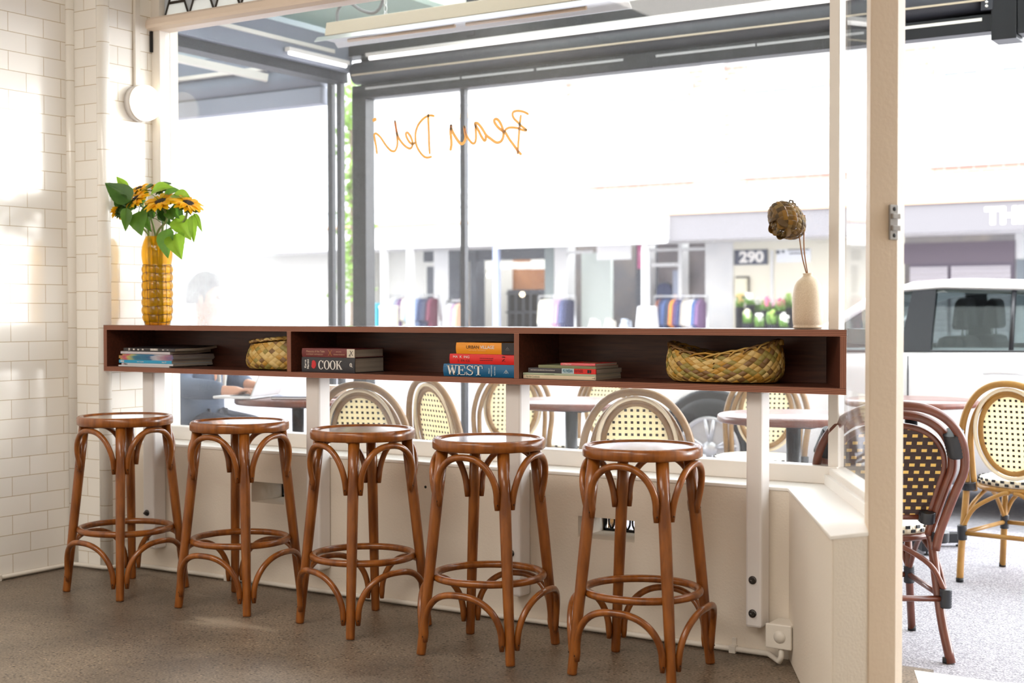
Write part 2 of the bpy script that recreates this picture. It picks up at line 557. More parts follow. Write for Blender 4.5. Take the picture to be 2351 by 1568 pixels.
n3 = N.new('ShaderNodeTexNoise'); n3.inputs['Scale'].default_value = 130; n3.inputs['Detail'].default_value = 3
L.new(tc.outputs['Object'], n3.inputs['Vector'])
r3 = N.new('ShaderNodeValToRGB'); r3.color_ramp.elements[0].position = .35; r3.color_ramp.elements[0].color = (.22, .21, .21, 1); r3.color_ramp.elements[1].position = .65; r3.color_ramp.elements[1].color = (.7, .69, .68, 1)
L.new(n3.outputs['Fac'], r3.inputs[0])
mz = N.new('ShaderNodeMix'); mz.data_type = 'RGBA'; mz.blend_type = 'OVERLAY'; mz.inputs['Factor'].default_value = .8
L.new(mx_.outputs['Result'], mz.inputs['A']); L.new(r3.outputs[0], mz.inputs['B'])
# pale worn patches
n4 = N.new('ShaderNodeTexNoise'); n4.inputs['Scale'].default_value = 1.1; n4.inputs['Detail'].default_value = 4; n4.inputs['Distortion'].default_value = .6
mp4 = N.new('ShaderNodeMapping'); mp4.inputs['Scale'].default_value = (1, 2.4, 1); mp4.inputs['Rotation'].default_value = (0, 0, .5); mp4.inputs['Location'].default_value = (3.3, 1.7, 0)
L.new(tc.outputs['Object'], mp4.inputs[0]); L.new(mp4.outputs[0], n4.inputs['Vector'])
r4 = N.new('ShaderNodeMapRange'); r4.inputs[1].default_value = .62; r4.inputs[2].default_value = .72; r4.inputs[4].default_value = .55
L.new(n4.outputs['Fac'], r4.inputs[0])
mw = N.new('ShaderNodeMix'); mw.data_type = 'RGBA'; mw.inputs['B'].default_value = lin(184, 170, 152)
L.new(r4.outputs[0], mw.inputs['Factor']); L.new(mz.outputs['Result'], mw.inputs['A'])
L.new(mw.outputs['Result'], b.inputs['Base Color'])
b.inputs['Roughness'].default_value = .42
M['floor'] = m

struct('floor', MB().prism([(-6, -4), (3, -4), (3, 3.72), (-1.0, 3.72), (-1.2, 4.4), (-6, 4.4)], -.25, 0), M['floor'])
M['entry_tile'] = tile_mat('entry_tile', 0, .1, .1, 0, 0, lin(236, 232, 226), lin(196, 190, 180))
struct('trim_1', MB().prism([(-1.0, 3.70), (3, 3.70), (3, 4.36), (-1.25, 4.36)], -.25, .001), mat('entry_slab', lin(236, 233, 228), .5), label='white painted entry step')
struct('ceiling', MB().box(-7.5, 3.2, -4, 4.6, CEIL, CEIL + .3), M['ceiling'])
struct('wall_back', MB().box(-6, 3, -4.2, -4, 0, CEIL), M['ceiling'])
struct('wall_right', MB().box(2.8, 3, -4, 5, 0, CEIL), M['ceiling'])

M['tile_left'] = tile_mat('tile_left_wall', 1, .184, .0833, -3.82 + .184 * 30, .0605 - .0833 / 2 + .045)
M['tile_pier'] = tile_mat('tile_pier_front', 0, .184, .0833, 4.985 + .184 * 3, .0105)
M['tile_reveal'] = tile_mat('tile_reveal', 1, .175, .0808, -4.15 + .175 * 30, .012)
M['trim_tile'] = tile_mat('tile_trim_piece', 0, 5, .158, 7, .03, off=0)
struct('wall_left', MB().box(LX - .2, LX, -4, 4.6, 0, CEIL), M['tile_left'])
pier = MB()
pier.prism([(LX - .1, PY), (PX - .02, PY), (PX, PY + .02), (PX, 4.55), (LX - .1, 4.55)], 0, CEIL)
for i, (vi) in enumerate(pier.f):
    ns = [pier.v[k] for k in vi]
    if all(abs(p.x - PX) < .001 for p in ns): pier.m[i] = 1
struct('wall_pier', pier, [M['tile_pier'], M['tile_reveal']])
struct('trim_2', MB().tube([(LX + .008, PY - .008, 0), (LX + .008, PY - .008, CEIL)], .021, 16), M['trim_tile'], label='white rounded tile strip in the wall corner')
struct('trim_3', MB().tube([(PX - .022, PY + .022, 0), (PX - .022, PY + .022, CEIL)], .0285, 20), M['trim_tile'], label='white rounded tile strip on the pier edge')

# low wall under the window with two vent openings
V1 = (-4.02, -3.838, .346, .433)
V2 = (-2.436, -2.208, .335, .412)
OY = 4.50
lw = MB()
xs = [PX, V1[0], V1[1], V2[0], V2[1], -1.639]
for a, b_ in ((0, 1), (2, 3), (4, 5)):
    lw.box(xs[a], xs[b_], WY, OY, 0, SILL - .002)
for V in (V1, V2):
    lw.box(V[0], V[1], WY, OY, 0, V[2])
    lw.box(V[0], V[1], WY, OY, V[3], SILL - .002)
wf = struct('wall_front', lw, M['wall_paint'])
hx = at(977, 1118, y=WY)
obj('drill_hole', MB().lathe([(.001, 0), (.0055, 0), (.0055, .0012), (.001, .0012)], 12, fn=lambda x, y, z: (hx.x + x, WY - z, hx.z + y)), M['black_iron'], wf)
# splayed low wall beside the door, jamb post
SA, SB, SC = (-1.639, WY), (-1.198, 3.431), (-1.137, 3.543)
JA, JB, JC = (-1.137, 3.538), (-1.0905, 3.624), (-1.0905, 3.69)
struct('wall_splay', MB().prism([SA, SB, SC, (-1.10, 3.69), (-1.50, OY), (-1.639, OY)], 0, SILL - .002), M['wall_paint'], bevel=.006)
struct('trim_4', MB().prism([(PX, WY - .004), (SA[0] - .003, WY - .004), (SB[0] - .002, SB[1] - .008), (SC[0] + .0, SC[1] - .004), (-1.12, 3.69), (-1.50, OY - .02), (PX, OY - .02)], SILL - .012, SILL), M['sill_paint'], bevel=.003, label='white window sill running round to the door')
jamb = struct('door_1', MB().prism([JA, JB, JC, (-1.13, 3.73), (-1.20, 3.70)], 0, CEIL), [M['jamb_paint']], bevel=.004, label='beige door jamb of the open shop door')
# strike keeper on the jamb edge
jd = (Vector(JB) - Vector(JA)).normalized(); jn = Vector((jd.y, -jd.x))
def jp(s, o, z): return (JA[0] + jd.x * s + jn.x * o, JA[1] + jd.y * s + jn.y * o, z)
k = MB()
zt, zb = at(2045, 470, d=3.62).z, at(2045, 550, d=3.62).z
jl = (Vector(JB) - Vector(JA)).length
k.bar(jp(jl - .016, .003, zb), jp(jl - .016, .003, zt), .03, .006, up=(jn.x, jn.y, 0))
for fz in (.33, .67):
    k.bar(jp(jl - .03, .009, zb + (zt - zb) * fz), jp(jl - .001, .009, zb + (zt - zb) * fz), .014, .014)
obj('strike_plate', k, M['zinc'], jamb, bevel=.002)
for fz in (.12, .88):
    obj('screw', MB().lathe([(.001, .0068), (.0055, .0066), (.006, .006)], 12, fn=lambda x, y, z, f=fz: (Vector(jp(jl - .016 + x, z, zb + (zt - zb) * f + y)))), M['black_iron'], jamb)
# door head and wall above / to the right of the opening
struct('wall_door', MB().box(.35, 2.8, 3.66, 3.8, 0, CEIL).box(-1.1, .35, 3.66, 3.8, 2.5, CEIL), M['wall_paint'])

struct('wall_sun_block', MB().prism([(-.22, 3.62), (.1, 3.62), (.2, 4.6), (-.02, 4.6)], 0, CEIL), M['wall_paint'])  # unseen wall, added and sized to keep the sun off the door jamb

# ---------------- main window
win = struct('window_1', MB()
             .box(PX, -4.722, 4.435, 4.50, SILL, 2.49)                 # left stile
             .box(-4.722, -1.53, 4.43, 4.50, SILL, .627)              # bottom rail
             .box(-1.567, -1.530, 4.44, 4.50, .6, CEIL), M['white_paint'], bevel=.004, label='large shop window facing the street')
r_ = MB()
r_.prism([(4.40, 2.452), (4.405, 2.44), (4.43, 2.43), (4.50, 2.43), (4.50, 2.49), (4.42, 2.49), (4.405, 2.478)], PX - .02, -1.567, fn=lambda a, b_, c: (c, a, b_))
obj('transom_rail', r_, mat('rail_paint', lin(238, 222, 206), .4), win)
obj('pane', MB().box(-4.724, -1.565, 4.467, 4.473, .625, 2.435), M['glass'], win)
# lettering on the outside of the glass, seen mirrored from inside
strokes = [
    ([(2200, 188), (2140, 155), (2060, 140), (2000, 155), (1988, 195), (2010, 245), (2060, 295), (2110, 345), (2150, 375), (2170, 398), (2120, 392), (2070, 372), (2000, 360), (1940, 362), (1900, 385), (1882, 420)], 5),
    ([(2098, 192), (2085, 290), (2078, 370), (2070, 480), (2062, 590), (2054, 712)], 6),
    ([(2105, 718), (2060, 670), (2010, 600), (1950, 520), (1895, 430), (1850, 400), (1800, 360), (1755, 300), (1748, 262), (1775, 248), (1810, 275), (1845, 340), (1868, 430), (1862, 490), (1835, 540), (1790, 558), (1750, 545), (1690, 500), (1640, 460), (1600, 395), (1560, 335), (1520, 302), (1495, 306), (1505, 340), (1540, 400), (1580, 480), (1615, 530), (1635, 515), (1630, 470)], 8),
    ([(1497, 310), (1505, 420), (1505, 510), (1490, 560), (1462, 568), (1430, 540), (1395, 490), (1370, 430), (1350, 335)], 6),
    ([(1350, 335), (1362, 420), (1370, 490), (1350, 550), (1320, 575), (1285, 555), (1240, 490), (1205, 430), (1180, 370), (1178, 320)], 9),
    ([(1178, 318), (1172, 420), (1180, 520), (1182, 590), (1168, 665)], 9),
    ([(960, 210), (910, 200), (870, 208), (810, 245), (750, 320), (715, 410), (708, 500), (722, 590), (760, 670), (810, 730), (860, 755), (925, 742)], 6),
    ([(876, 178), (880, 300), (886, 450), (890, 600), (898, 712)], 7),
    ([(708, 560), (665, 575), (625, 545), (590, 480), (585, 435), (605, 428), (640, 470), (668, 540), (668, 600), (640, 635), (595, 620), (540, 570), (485, 490), (455, 380), (437, 265)], 6),
    ([(437, 265), (455, 380), (470, 500), (470, 590), (445, 660), (410, 672), (370, 650), (310, 580), (250, 490), (195, 440), (170, 450), (172, 500), (190, 600), (203, 710)], 7),
    ([(145, 265), (170, 258), (195, 245)], 11)]
lt = MB()
for pts, wd in strokes:
    P3 = [at(830 + p.x / 5.734, 230 + p.y / 5.731, y=4.4755) for p in smooth_path([(x, y, 0) for x, y in pts], 5)]
    hw = max(wd, 7) * .00066
    n = len(P3)
    vs = []
    for i, p in enumerate(P3):
        d = (P3[min(i + 1, n - 1)] - P3[max(i - 1, 0)]).normalized()
        s_ = Vector((-d.z, 0, d.x)) * hw * (1 if 0 < i < n - 1 else .5)
        vs += [p - s_, p + s_, p - s_ + Vector((0, .0012, 0)), p + s_ + Vector((0, .0012, 0))]
    fs = []
    for i in range(n - 1):
        a_, c_ = 4 * i, 4 * i + 4
        fs += [(a_, a_ + 1, c_ + 1, c_), (a_ + 2, c_ + 2, c_ + 3, a_ + 3), (a_, c_, c_ + 2, a_ + 2), (a_ + 1, a_ + 3, c_ + 3, c_ + 1)]
    lt.add(vs, fs)
obj('lettering', lt, M['gold'], win)
# leaded lights above the rail
w2 = struct('window_2', MB().box(PX, -4.722, 4.435, 4.50, 2.49, CEIL), M['white_paint'], label='leaded glass transom above the shop window')
pane_g, pane_w, came = MB(), MB(), MB()
zb_ = 2.487
vx = [at(px, py, y=4.47).x for px, py in ((378.7, 49), (434, 42), (492.6, 33), (551, 23.5), (615, 14))]
dx = (vx[-1] - vx[0]) / 4
for i in range(-1, 12):
    x0 = vx[0] + dx * i
    hw, hh = dx * .46, dx * .46 / .42
    tri = [(x0, zb_), (x0 + hw, zb_ + hh), (x0 - hw, zb_ + hh)]
    if x0 < -4.8: continue
    tri = [(max(a, -4.722), z) for a, z in tri]
    pane_g.prism(tri, 4.468, 4.474, fn=lambda a, b_, c: (a, c, b_))
    came.bar((x0, 4.47, zb_), (x0 + hw, 4.47, zb_ + hh), .012, .008)
    if x0 - hw > -4.73: came.bar((x0, 4.47, zb_), (x0 - hw, 4.47, zb_ + hh), .012, .008)
    f = .40
    came.bar((x0 + hw * f, 4.47, zb_ + hh * f), (x0 + dx - hw * f, 4.47, zb_ + hh * f), .008, .012)
    pane_w.prism([(x0, zb_), (x0 + dx, zb_), (x0 + dx - hw, zb_ + hh), (x0 + hw, zb_ + hh)], 4.468, 4.474, fn=lambda a, b_, c: (max(a, -4.722), c, b_))
obj('grey_glass', pane_g, M['lead_grey'], w2)
obj('white_glass', pane_w, M['lead_white'], w2)
obj('lead_came', came, M['lead'], w2)
obj('frame_head', MB().box(-4.73, -1.53, 4.44, 4.5, zb_ + hh, CEIL), M['white_paint'], w2)
# dark gap beside the frame, top left
obj('gap', MB().box(-4.774, -4.762, 4.425, 4.44, 2.335, 2.43), M['black_iron'], win)

# ---------------- narrow side window on the splay
g0, g1 = Vector((-1.545, 4.47)), Vector((-1.135, 3.72))
gd = (g1 - g0).normalized(); gn = Vector((gd.y, -gd.x))
def gp(s, o): 
    p = g0 + gd * s + gn * o
    return (p.x, p.y)
GLn = (g1 - g0).length
def strip(s0, s1, o0, o1, z0, z1): return MB().prism([gp(s0, o0), gp(s1, o0), gp(s1, o1), gp(s0, o1)], z0, z1)
w3 = struct('window_3', strip(0, GLn, -.03, .03, SILL, .622), M['white_paint'], bevel=.003, label='narrow side window between shop window and door')
obj('pane', strip(.01, GLn - .005, -.003, .003, .61, 3.0), M['glass_side'], w3)
obj('glazing_bead', strip(0, GLn, .03, .045, SILL, .6), M['sill_paint'], w3)

# ---------------- wall lamp with its trunking
ly, lz = 4.352, 2.09
lampT = thing('wall_lamp', 'round opal wall lamp glowing on the white tiles above the sunflowers', 'lamp', (PX, ly, lz))
fn = lambda x, y, z: (PX + z, ly + x, lz + y)
obj('back_plate', MB().lathe([(.001, .002), (.082, .002), (.082, .036), (.001, .036)], 40, fn=fn), M['steel_white'], lampT)
obj('diffuser', MB().lathe([(.079, .036), (.081, .05), (.078, .066), (.066, .078), (.045, .085), (.02, .088), (.001, .0885)], 40, fn=fn), M['opal'], lampT)
obj('trunking', MB().box(PX + .001, PX + .017, ly - .028, ly + .004, lz + .07, CEIL - .01), M['pvc_pipe'], lampT, bevel=.003)

# ---------------- conduit along the floor, junction box, socket
pz = .0135
cp = thing('conduit_pipe', 'white conduit pipe running along the foot of tiled wall and window wall', 'pipe', (LX + .02, 4.1, 0))
path = [(LX + .012, 1.0, pz), (LX + .012, PY - .05, pz), (LX + .03, PY - .022, pz), (PX - .03, PY - .014, pz), (PX + .012, PY - .008, pz), (PX + .02, PY + .02, pz), (PX + .022, 4.2, pz), (PX + .035, WY - .02, pz), (PX + .08, WY - .012, pz)]
path += [(-3, WY - .012, pz), (-1.74, WY - .012, pz), (-1.70, WY - .016, pz), (-1.655, WY - .07, pz + .001), (-1.632, WY - .1, pz + .004), (-1.625, WY - .1, pz + .02), (-1.625, WY - .098, .07)]
obj('pipe', MB().tube(path, .0095, 12), M['pvc_pipe'], cp)
for x in (-4.15, -3.35, -1.83):
    obj('clip', MB().box(x - .012, x + .012, WY - .024, WY, .0, .026).box(x - .008, x + .008, WY - .005, WY, .02, .05), M['pvc_pipe'], cp, bevel=.002)
obj('clip', MB().box(LX, LX + .026, 3.72, 3.745, 0, .027).box(LX, LX + .006, 3.722, 3.743, .02, .06), M['pvc_pipe'], cp, bevel=.002)
jb = thing('junction_box', 'white square junction box on the wall corner at the conduit end', 'electrical box', (-1.64, WY - .1, .06))
obj('case', MB().box(-1.672, -1.588, WY - .105, WY - .01, .062, .138), M['pvc_pipe'], jb, bevel=.006)
obj('lid', MB().box(-1.674, -1.586, WY - .117, WY - .1055, .060, .140), M['pvc_pipe'], jb, bevel=.004)
obj('knockout', MB().lathe([(.001, 0), (.02, 0), (.02, .002), (.001, .002)], 24, fn=lambda x, y, z: (-1.625 + x, WY - .117 - z, .1 + y)), M['pvc_pipe'], jb)
so = thing('wall_socket', 'small white power socket low on the tiled pier behind the first stool', 'socket', (PX, 4.24, .17))
obj('plate', MB().box(PX, PX + .009, 4.205, 4.275, .12, .225), M['pvc_pipe'], so, bevel=.003)

# ---------------- cast iron vent grilles inside the wall openings
def vent(V, label):
    x0, x1, z0, z1 = V
    t_ = thing('air_vent', label, 'vent', ((x0 + x1) / 2, 4.46, z0), group=None)
    fr = MB()
    y = 4.47
    for (a, b_) in (((x0, z0 + .004), (x1, z0 + .004)), ((x0, z1 - .004), (x1, z1 - .004)), ((x0 + .004, z0), (x0 + .004, z1)), ((x1 - .004, z0), (x1 - .004, z1))):
        fr.bar((a[0], y, a[1]), (b_[0], y, b_[1]), .012, .009)
    obj('frame', fr, M['black_iron'], t_)
    g = MB()
    n = max(3, round((x1 - x0) / .034))
    st = (x1 - x0) / n
    zc, hh = (z0 + z1) / 2, (z1 - z0) / 2
    for i in range(n):
        xc = x0 + st * (i + .5)
        for s in (-1, 1):
            g.tube([(xc + s * st * .5, y, z0 + .004), (xc + s * st * .18, y, zc - hh * .35), (xc + s * st * .14, y, zc), (xc + s * st * .18, y, zc + hh * .35), (xc + s * st * .5, y, z1 - .004)], .0034, 6)
        g.tube([(xc + .007 * math.cos(a * PI / 6), y, zc + hh * .5 + .007 * math.sin(a * PI / 6)) for a in range(12)], .0028, 6, closed=True)
    obj('grille', g, M['black_iron'], t_)
vent(V1, 'iron lattice wall vent in the low wall behind the second stool')
vent(V2, 'iron lattice wall vent in the low wall behind the nearest stool')

# ================================================================ the bar shelf
SX0, SX1, SY0, SY1, SZ0, SZ1, TH = -4.770, -1.402, 4.14, 4.435, .887, 1.09, .021
END = -.150                                           # how far the right end slants back
def shx(y): return SX1 + END * (y - SY0) / (SY1 - SY0)
sh = thing('bar_shelf', 'long dark red plywood bar shelf with open compartments under the window', 'shelf', (-3.1, 4.14, .887))
def mark_edge(mb, mi):
    for i, q in enumerate(mb.f):
        if all(abs(mb.v[k].y - SY0) < 1e-4 for k in q): mb.m[i] = mi
    return mb
def slab(z0, z1, mi_top=None):
    mb = MB().prism([(SX0, SY0), (SX1, SY0), (shx(SY1), SY1), (SX0, SY1)], z0, z1)
    if mi_top is not None: mb.m[1] = mi_top
    return mark_edge(mb, 1)
obj('top_board', slab(SZ1 - TH, SZ1, 2), [M['shelf'], M['edge_z'], M['shelf_top']], sh)
obj('bottom_board', slab(SZ0, SZ0 + TH), [M['shelf'], M['edge_z']], sh)
Z0, Z1 = SZ0 + TH, SZ1 - TH
obj('end_panel', mark_edge(MB().box(SX0, SX0 + .021, SY0, SY1 - .012, Z0, Z1), 1), [M['shelf'], M['edge_x']], sh)
obj('end_panel', mark_edge(MB().prism([(SX1 - .021, SY0), (SX1, SY0), (shx(SY1 - .012), SY1 - .012), (shx(SY1 - .012) - .021, SY1 - .012)], Z0, Z1), 1), [M['shelf'], M['edge_x']], sh)
DV = [-3.687, -2.612]
for xd in DV:
    obj('divider', mark_edge(MB().box(xd - .0105, xd + .0105, SY0, SY1 - .012, Z0, Z1), 1), [M['shelf'], M['edge_x']], sh)
obj('back_panel', MB().prism([(SX0, SY1 - .012), (shx(SY1 - .012), SY1 - .012), (shx(SY1), SY1), (SX0, SY1)], Z0, Z1), M['shelf'], sh)
for (xa, xb), zb2 in zip(((-4.598, -4.527), (-3.657, -3.586), (-2.702, -2.636), (-1.762, -1.705)), (.108, .108, .108, .108)):
    po = obj('support_post', MB().box(xa, xb, WY - .072, WY - .001, zb2, SZ0), M['steel_white'], sh, bevel=.008)
    for zz in (.155, .265):
        bo = MB()
        fnb = lambda x, y, z, c=(xa + .026), q=zz: (c + x, WY - .072 - z, q + y)
        bo.lathe([(.001, 0), (.0135, 0), (.0135, .003), (.001, .003)], 20, fn=fnb)
        bo.lathe([(.001, .003), (.0095, .003), (.0095, .011), (.001, .011)], 6, fn=fnb, sm=False)
        bo.lathe([(.001, .011), (.0045, .011), (.0045, .019), (.001, .019)], 10, fn=fnb)
        obj('bolt', bo, M['bolt'], po)

# ================================================================ bentwood stools
def make_stool(label, group):
    t_ = thing('bar_stool', label, 'stool', group=group)
    TOP = .72
    prof = [(.001, TOP - .037), (.155, TOP - .037), (.186, TOP - .037), (.1915, TOP - .033), (.1925, TOP - .018), (.191, TOP - .006), (.186, TOP), (.174, TOP), (.170, TOP - .004), (.169, TOP - .009)]
    obj('seat_rim', MB().lathe(prof, 64), M['stool'], t_, local=True)
    obj('seat', MB().lathe([(.1695, TOP - .012), (.1695, TOP - .008), (.165, TOP - .0050), (.150, TOP - .0054), (.11, TOP - .0062), (.05, TOP - .0068), (.001, TOP - .007)], 64), M['stool_seat'], t_, local=True)
    rb, rt, zt_ = .2385, .163, TOP - .036
    R = lambda z: rb + (rt - rb) * z / zt_
    for q in range(4):
        a = PI / 4 + q * PI / 2
        c, s = math.cos(a), math.sin(a)
        zz = [0, .006, .15, .35, .55, zt_]
        rr = [.0150, .0158, .0170, .0190, .0200, .0205]
        o = obj('leg', MB().tube([(R(z) * c, R(z) * s, z) for z in zz], rr, 18), M['stool'], t_, local=True)
        obj('glide', MB().lathe([(.001, -.0015), (.014, -.0015), (.0145, .003), (.001, .003)], 16, c=(R(0) * c, R(0) * s, .0015)), M['paper'], o, local=True)
    obj('foot_ring', MB().tube([(.183 * math.cos(i * PI / 32), .183 * math.sin(i * PI / 32), .255) for i in range(64)], .0128, 12, closed=True), M['stool'], t_, local=True)
    for lo, hi, up in ((.525, .668, 1), (.075, .222, 0)):
        for q in range(4):
            a0 = PI / 4 + q * PI / 2
            pts = []
            n = 34
            for i in range(n + 1):
                u = -1 + 2 * i / n
                # superellipse arch, ends running straight down the legs
                th = PI * (1 - i / n)
                cu = math.cos(th); su = math.sin(th)
                uu = math.copysign(abs(cu) ** .82, cu); vv = abs(su) ** .95
                z = lo + (hi - lo) * vv
                rl = R(z)
                off = math.asin(min(.9, .0265 / rl))
                ang = a0 + PI / 4 + uu * (PI / 4 - off)
                bow = .001 + (.019 if up else .010) * math.sin(PI * min(1, vv * .75))
                pts.append(((rl + bow) * math.cos(ang), (rl + bow) * math.sin(ang), z))
            pts = [(pts[0][0], pts[0][1], lo - .028)] + pts + [(pts[-1][0], pts[-1][1], lo - .028)]
            br = obj('brace', MB().tube(pts, [.0078] + [.0112] * (len(pts) - 2) + [.0078], 10), M['stool'], t_, local=True)
            for e in (pts[0], pts[-1]):
                d = Vector((e[0], e[1], 0)).normalized()
                obj('screw', MB().ball(Vector(e) + d * .0095 + Vector((0, 0, .018)), .0028, 8), M['screw'], br, local=True)
    return t_
stool_pos = [(-4.373, 3.905, -2.8), (-3.775, 3.95, 4.2), (-3.145, 3.93, -17.5), (-2.55, 3.866, 5), (-1.993, 3.912, 4)]
stool_lab = ['brown bentwood bar stool farthest left, beside the tiled wall corner',
             'brown bentwood bar stool in front of the left wall vent, second from left',
             'brown bentwood bar stool in the middle of the row of five, under the black cookbook',
             'brown bentwood bar stool between the middle stool and the nearest stool',
             'nearest brown bentwood bar stool, in front of the rightmost wall vent']
st0 = make_stool(stool_lab[0], 'bentwood stools along the bar shelf')
for i, ((x, y, a), lb) in enumerate(zip(stool_pos, stool_lab)):
    o = st0 if i == 0 else copy_tree(st0)
    o.location = (x, y, 0.0015)
    o.rotation_euler = (0, 0, math.radians(a))
    o['label'] = lb

# ================================================================ things on and in the shelf
FLO, TOPZ, BY = SZ0 + TH + .0006, SZ1 + .0006, 4.165
def ink(mb, poly, y=-.0006, d=.0005): return mb.prism(poly, y - d, y, fn=lambda a, b_, c: (a, c, b_))
def stroke(mb, x0, y0, x1, y1, w_, ox, oz, sx, sz):
    p = [(x0 - w_ / 2, y0), (x0 + w_ / 2, y0), (x1 + w_ / 2, y1), (x1 - w_ / 2, y1)]
    ink(mb, [(ox + a * sx, oz + b_ * sz) for a, b_ in p])
def rect(mb, x0, y0, x1, y1, ox, oz, sx, sz):
    ink(mb, [(ox + a * sx, oz + b_ * sz) for a, b_ in ((x0, y0), (x1, y0), (x1, y1), (x0, y1))])
def ringarc(mb, cx, cz, a, b_, ta, tb, t0, t1, ox, oz, sx, sz, n=26):
    for i in range(n):
        q0, q1 = t0 + (t1 - t0) * i / n, t0 + (t1 - t0) * (i + 1) / n
        P4 = []
        for q, f in ((q0, 0), (q1, 0), (q1, 1), (q0, 1)):
            P4.append((ox + (cx + (a - ta * f) * math.cos(q)) * sx, oz + (cz + (b_ - tb * f) * math.sin(q)) * sz))
        ink(mb, P4)
def glyph(mb, ch, ox, oz, sx, sz):
    k_ = (ox, oz, sx, sz)
    if ch == 'W':
        stroke(mb, .12, 1, .34, 0, .17, *k_); stroke(mb, .34, 0, .52, .96, .07, *k_); stroke(mb, .50, .96, .74, 0, .17, *k_); stroke(mb, .74, 0, .93, .96, .07, *k_)
        rect(mb, -.02, .94, .28, 1, *k_); rect(mb, .38, .94, .66, 1, *k_); rect(mb, .8, .94, 1.05, 1, *k_)
    elif ch == 'E':
        rect(mb, .1, 0, .27, 1, *k_); rect(mb, 0, .94, .76, 1, *k_); rect(mb, 0, 0, .8, .06, *k_); rect(mb, .2, .48, .56, .54, *k_)
        stroke(mb, .73, 1, .76, .7, .06, *k_); stroke(mb, .77, 0, .8, .3, .06, *k_); rect(mb, .52, .38, .58, .64, *k_)
    elif ch == 'S':
        ringarc(mb, .38, .74, .3, .27, .09, .07, .25, PI * 1.2, *k_); ringarc(mb, .38, .27, .33, .28, .11, .07, -PI * .85, PI * .35, *k_)
        stroke(mb, .13, .66, .64, .36, .2, *k_); rect(mb, .63, .68, .69, 1, *k_); rect(mb, .03, 0, .09, .34, *k_)
    elif ch == 'T':
        rect(mb, .34, 0, .52, 1, *k_); rect(mb, 0, .93, .86, 1, *k_); rect(mb, .2, 0, .66, .05, *k_); rect(mb, 0, .68, .06, 1, *k_); rect(mb, .8, .68, .86, 1, *k_)
    elif ch == 'C':
        ringarc(mb, .44, .5, .42, .53, .18, .06, .62, 2 * PI - .62, *k_); rect(mb, .76, .66, .82, 1, *k_)
    elif ch == 'O':
        ringarc(mb, .44, .5, .44, .53, .18, .06, 0, 2 * PI, *k_)
    elif ch == 'K':
        rect(mb, .12, 0, .32, 1, *k_); rect(mb, 0, .95, .44, 1, *k_); rect(mb, 0, 0, .44, .05, *k_)
        stroke(mb, .3, .42, .8, .97, .08, *k_); stroke(mb, .46, .58, .86, .03, .22, *k_); rect(mb, .62, .95, .95, 1, *k_); rect(mb, .66, 0, 1.02, .05, *k_)
def word(parent, s, x, z, h, adv, sx, m, name='title'):
    mb = MB()
    for ch in s:
        glyph(mb, ch, x, z, h * sx, h); x += h * adv[ch] * sx
    return obj(name, mb, m, parent, local=True)

def book(name, label, cat, x0, x1, z, T, D, cover, rz=0.0, y=BY, board=.0025, group=None, soft=False, bow=.004, curl=0.0):
    """closed book lying flat, spine towards the room; local x along the spine, y into the shelf"""
    t_ = thing(name, label, cat, (x0, y, z), rz, group)
    Ln = x1 - x0
    mb = MB()
    nb = 7
    prof = [(-bow * math.sin(PI * i / nb) , T * i / nb) for i in range(nb + 1)]
    inner = [(p + board, min(max(q, board), T - board)) for p, q in prof]
    ov = 0 if soft else .003
    sec = prof + [(D, T), (D, T - board)] + inner[::-1] + [(D, board), (D, 0)]
    mb.prism(sec, 0, Ln, fn=lambda a, b_, c: (c, a, b_ + curl * (max(0, a / D - .45)) ** 2 * 3))
    obj('cover', mb, cover, t_, local=True)
    pg = MB()
    n = 8
    def pf(a, b_, c): return (c, a, b_ + curl * (max(0, a / D - .45)) ** 2 * 3)
    sec2 = [(board + .001 + (D - ov - board - .001) * i / n, board) for i in range(n + 1)] + [(D - ov - (D - ov - board - .001) * i / n, T - board) for i in range(n + 1)]
    pg.prism(sec2, ov, Ln - ov, fn=pf)
    obj('pages', pg, M['paper'], t_, local=True)
    t_['len'] = Ln
    return t_

def px_x(px, y=BY): return at(px, 800, y=y).x
cov = lambda n, c, r=.4: mat(n, c, r)
WI, BI = M['white_ink'], M['black_ink']

# black cookbook and the red-brown book on it
z = FLO
b1 = book('book', 'thick black cookbook with a red tomato on its spine, bottom of the left book pile', 'book', px_x(693), px_x(815), z, .0585, .185, cov('cookbook_cover', lin(44, 42, 48), .35), bow=.002)
word(b1, 'COOK', .087, .012, .034, {'C': .9, 'O': .92, 'K': 1}, .96, WI).location.y = -.0018
text('Karen', b1, WI, .0135, (.0205, -.0026, .0315), (PI / 2, -PI / 2, 0), bold=.00035, align='CENTER', name='author_line')
text('Martini', b1, WI, .0135, (.0345, -.0026, .0305), (PI / 2, -PI / 2, 0), bold=.00035, align='CENTER', name='author_line')
tm = MB().prism([(.063 + .0125 * math.cos(a * PI / 16) * (1 if not 13 <= a <= 17 else .78), .030 + .0165 * math.sin(a * PI / 16)) for a in range(32)], -.003, -.0021, fn=lambda a, b_, c: (a, c, b_))
obj('tomato_emblem', tm, mat('tomato_red', lin(206, 34, 40), .4), b1, local=True)
em = MB()
ringarc(em, 0, 0, .0062, .0075, .0022, .0024, 0, 2 * PI, .252, .031, 1, 1, 20)
rect(em, -.0012, -.0028, .0012, .0028, .252, .031, 1, 1); stroke(em, .004, -.005, .0072, -.009, .003, .252, .031, 1, 1)
for v in em.v: v.y -= .0016
obj('publisher_mark', em, WI, b1, local=True)
z += .0592
b2 = book('book', 'worn red-brown book lying on top of the black cookbook', 'book', px_x(694), px_x(815), z, .0345, .182, cov('maroon_cover', lin(112, 44, 44), .5), bow=.003)
L2 = b2['len']
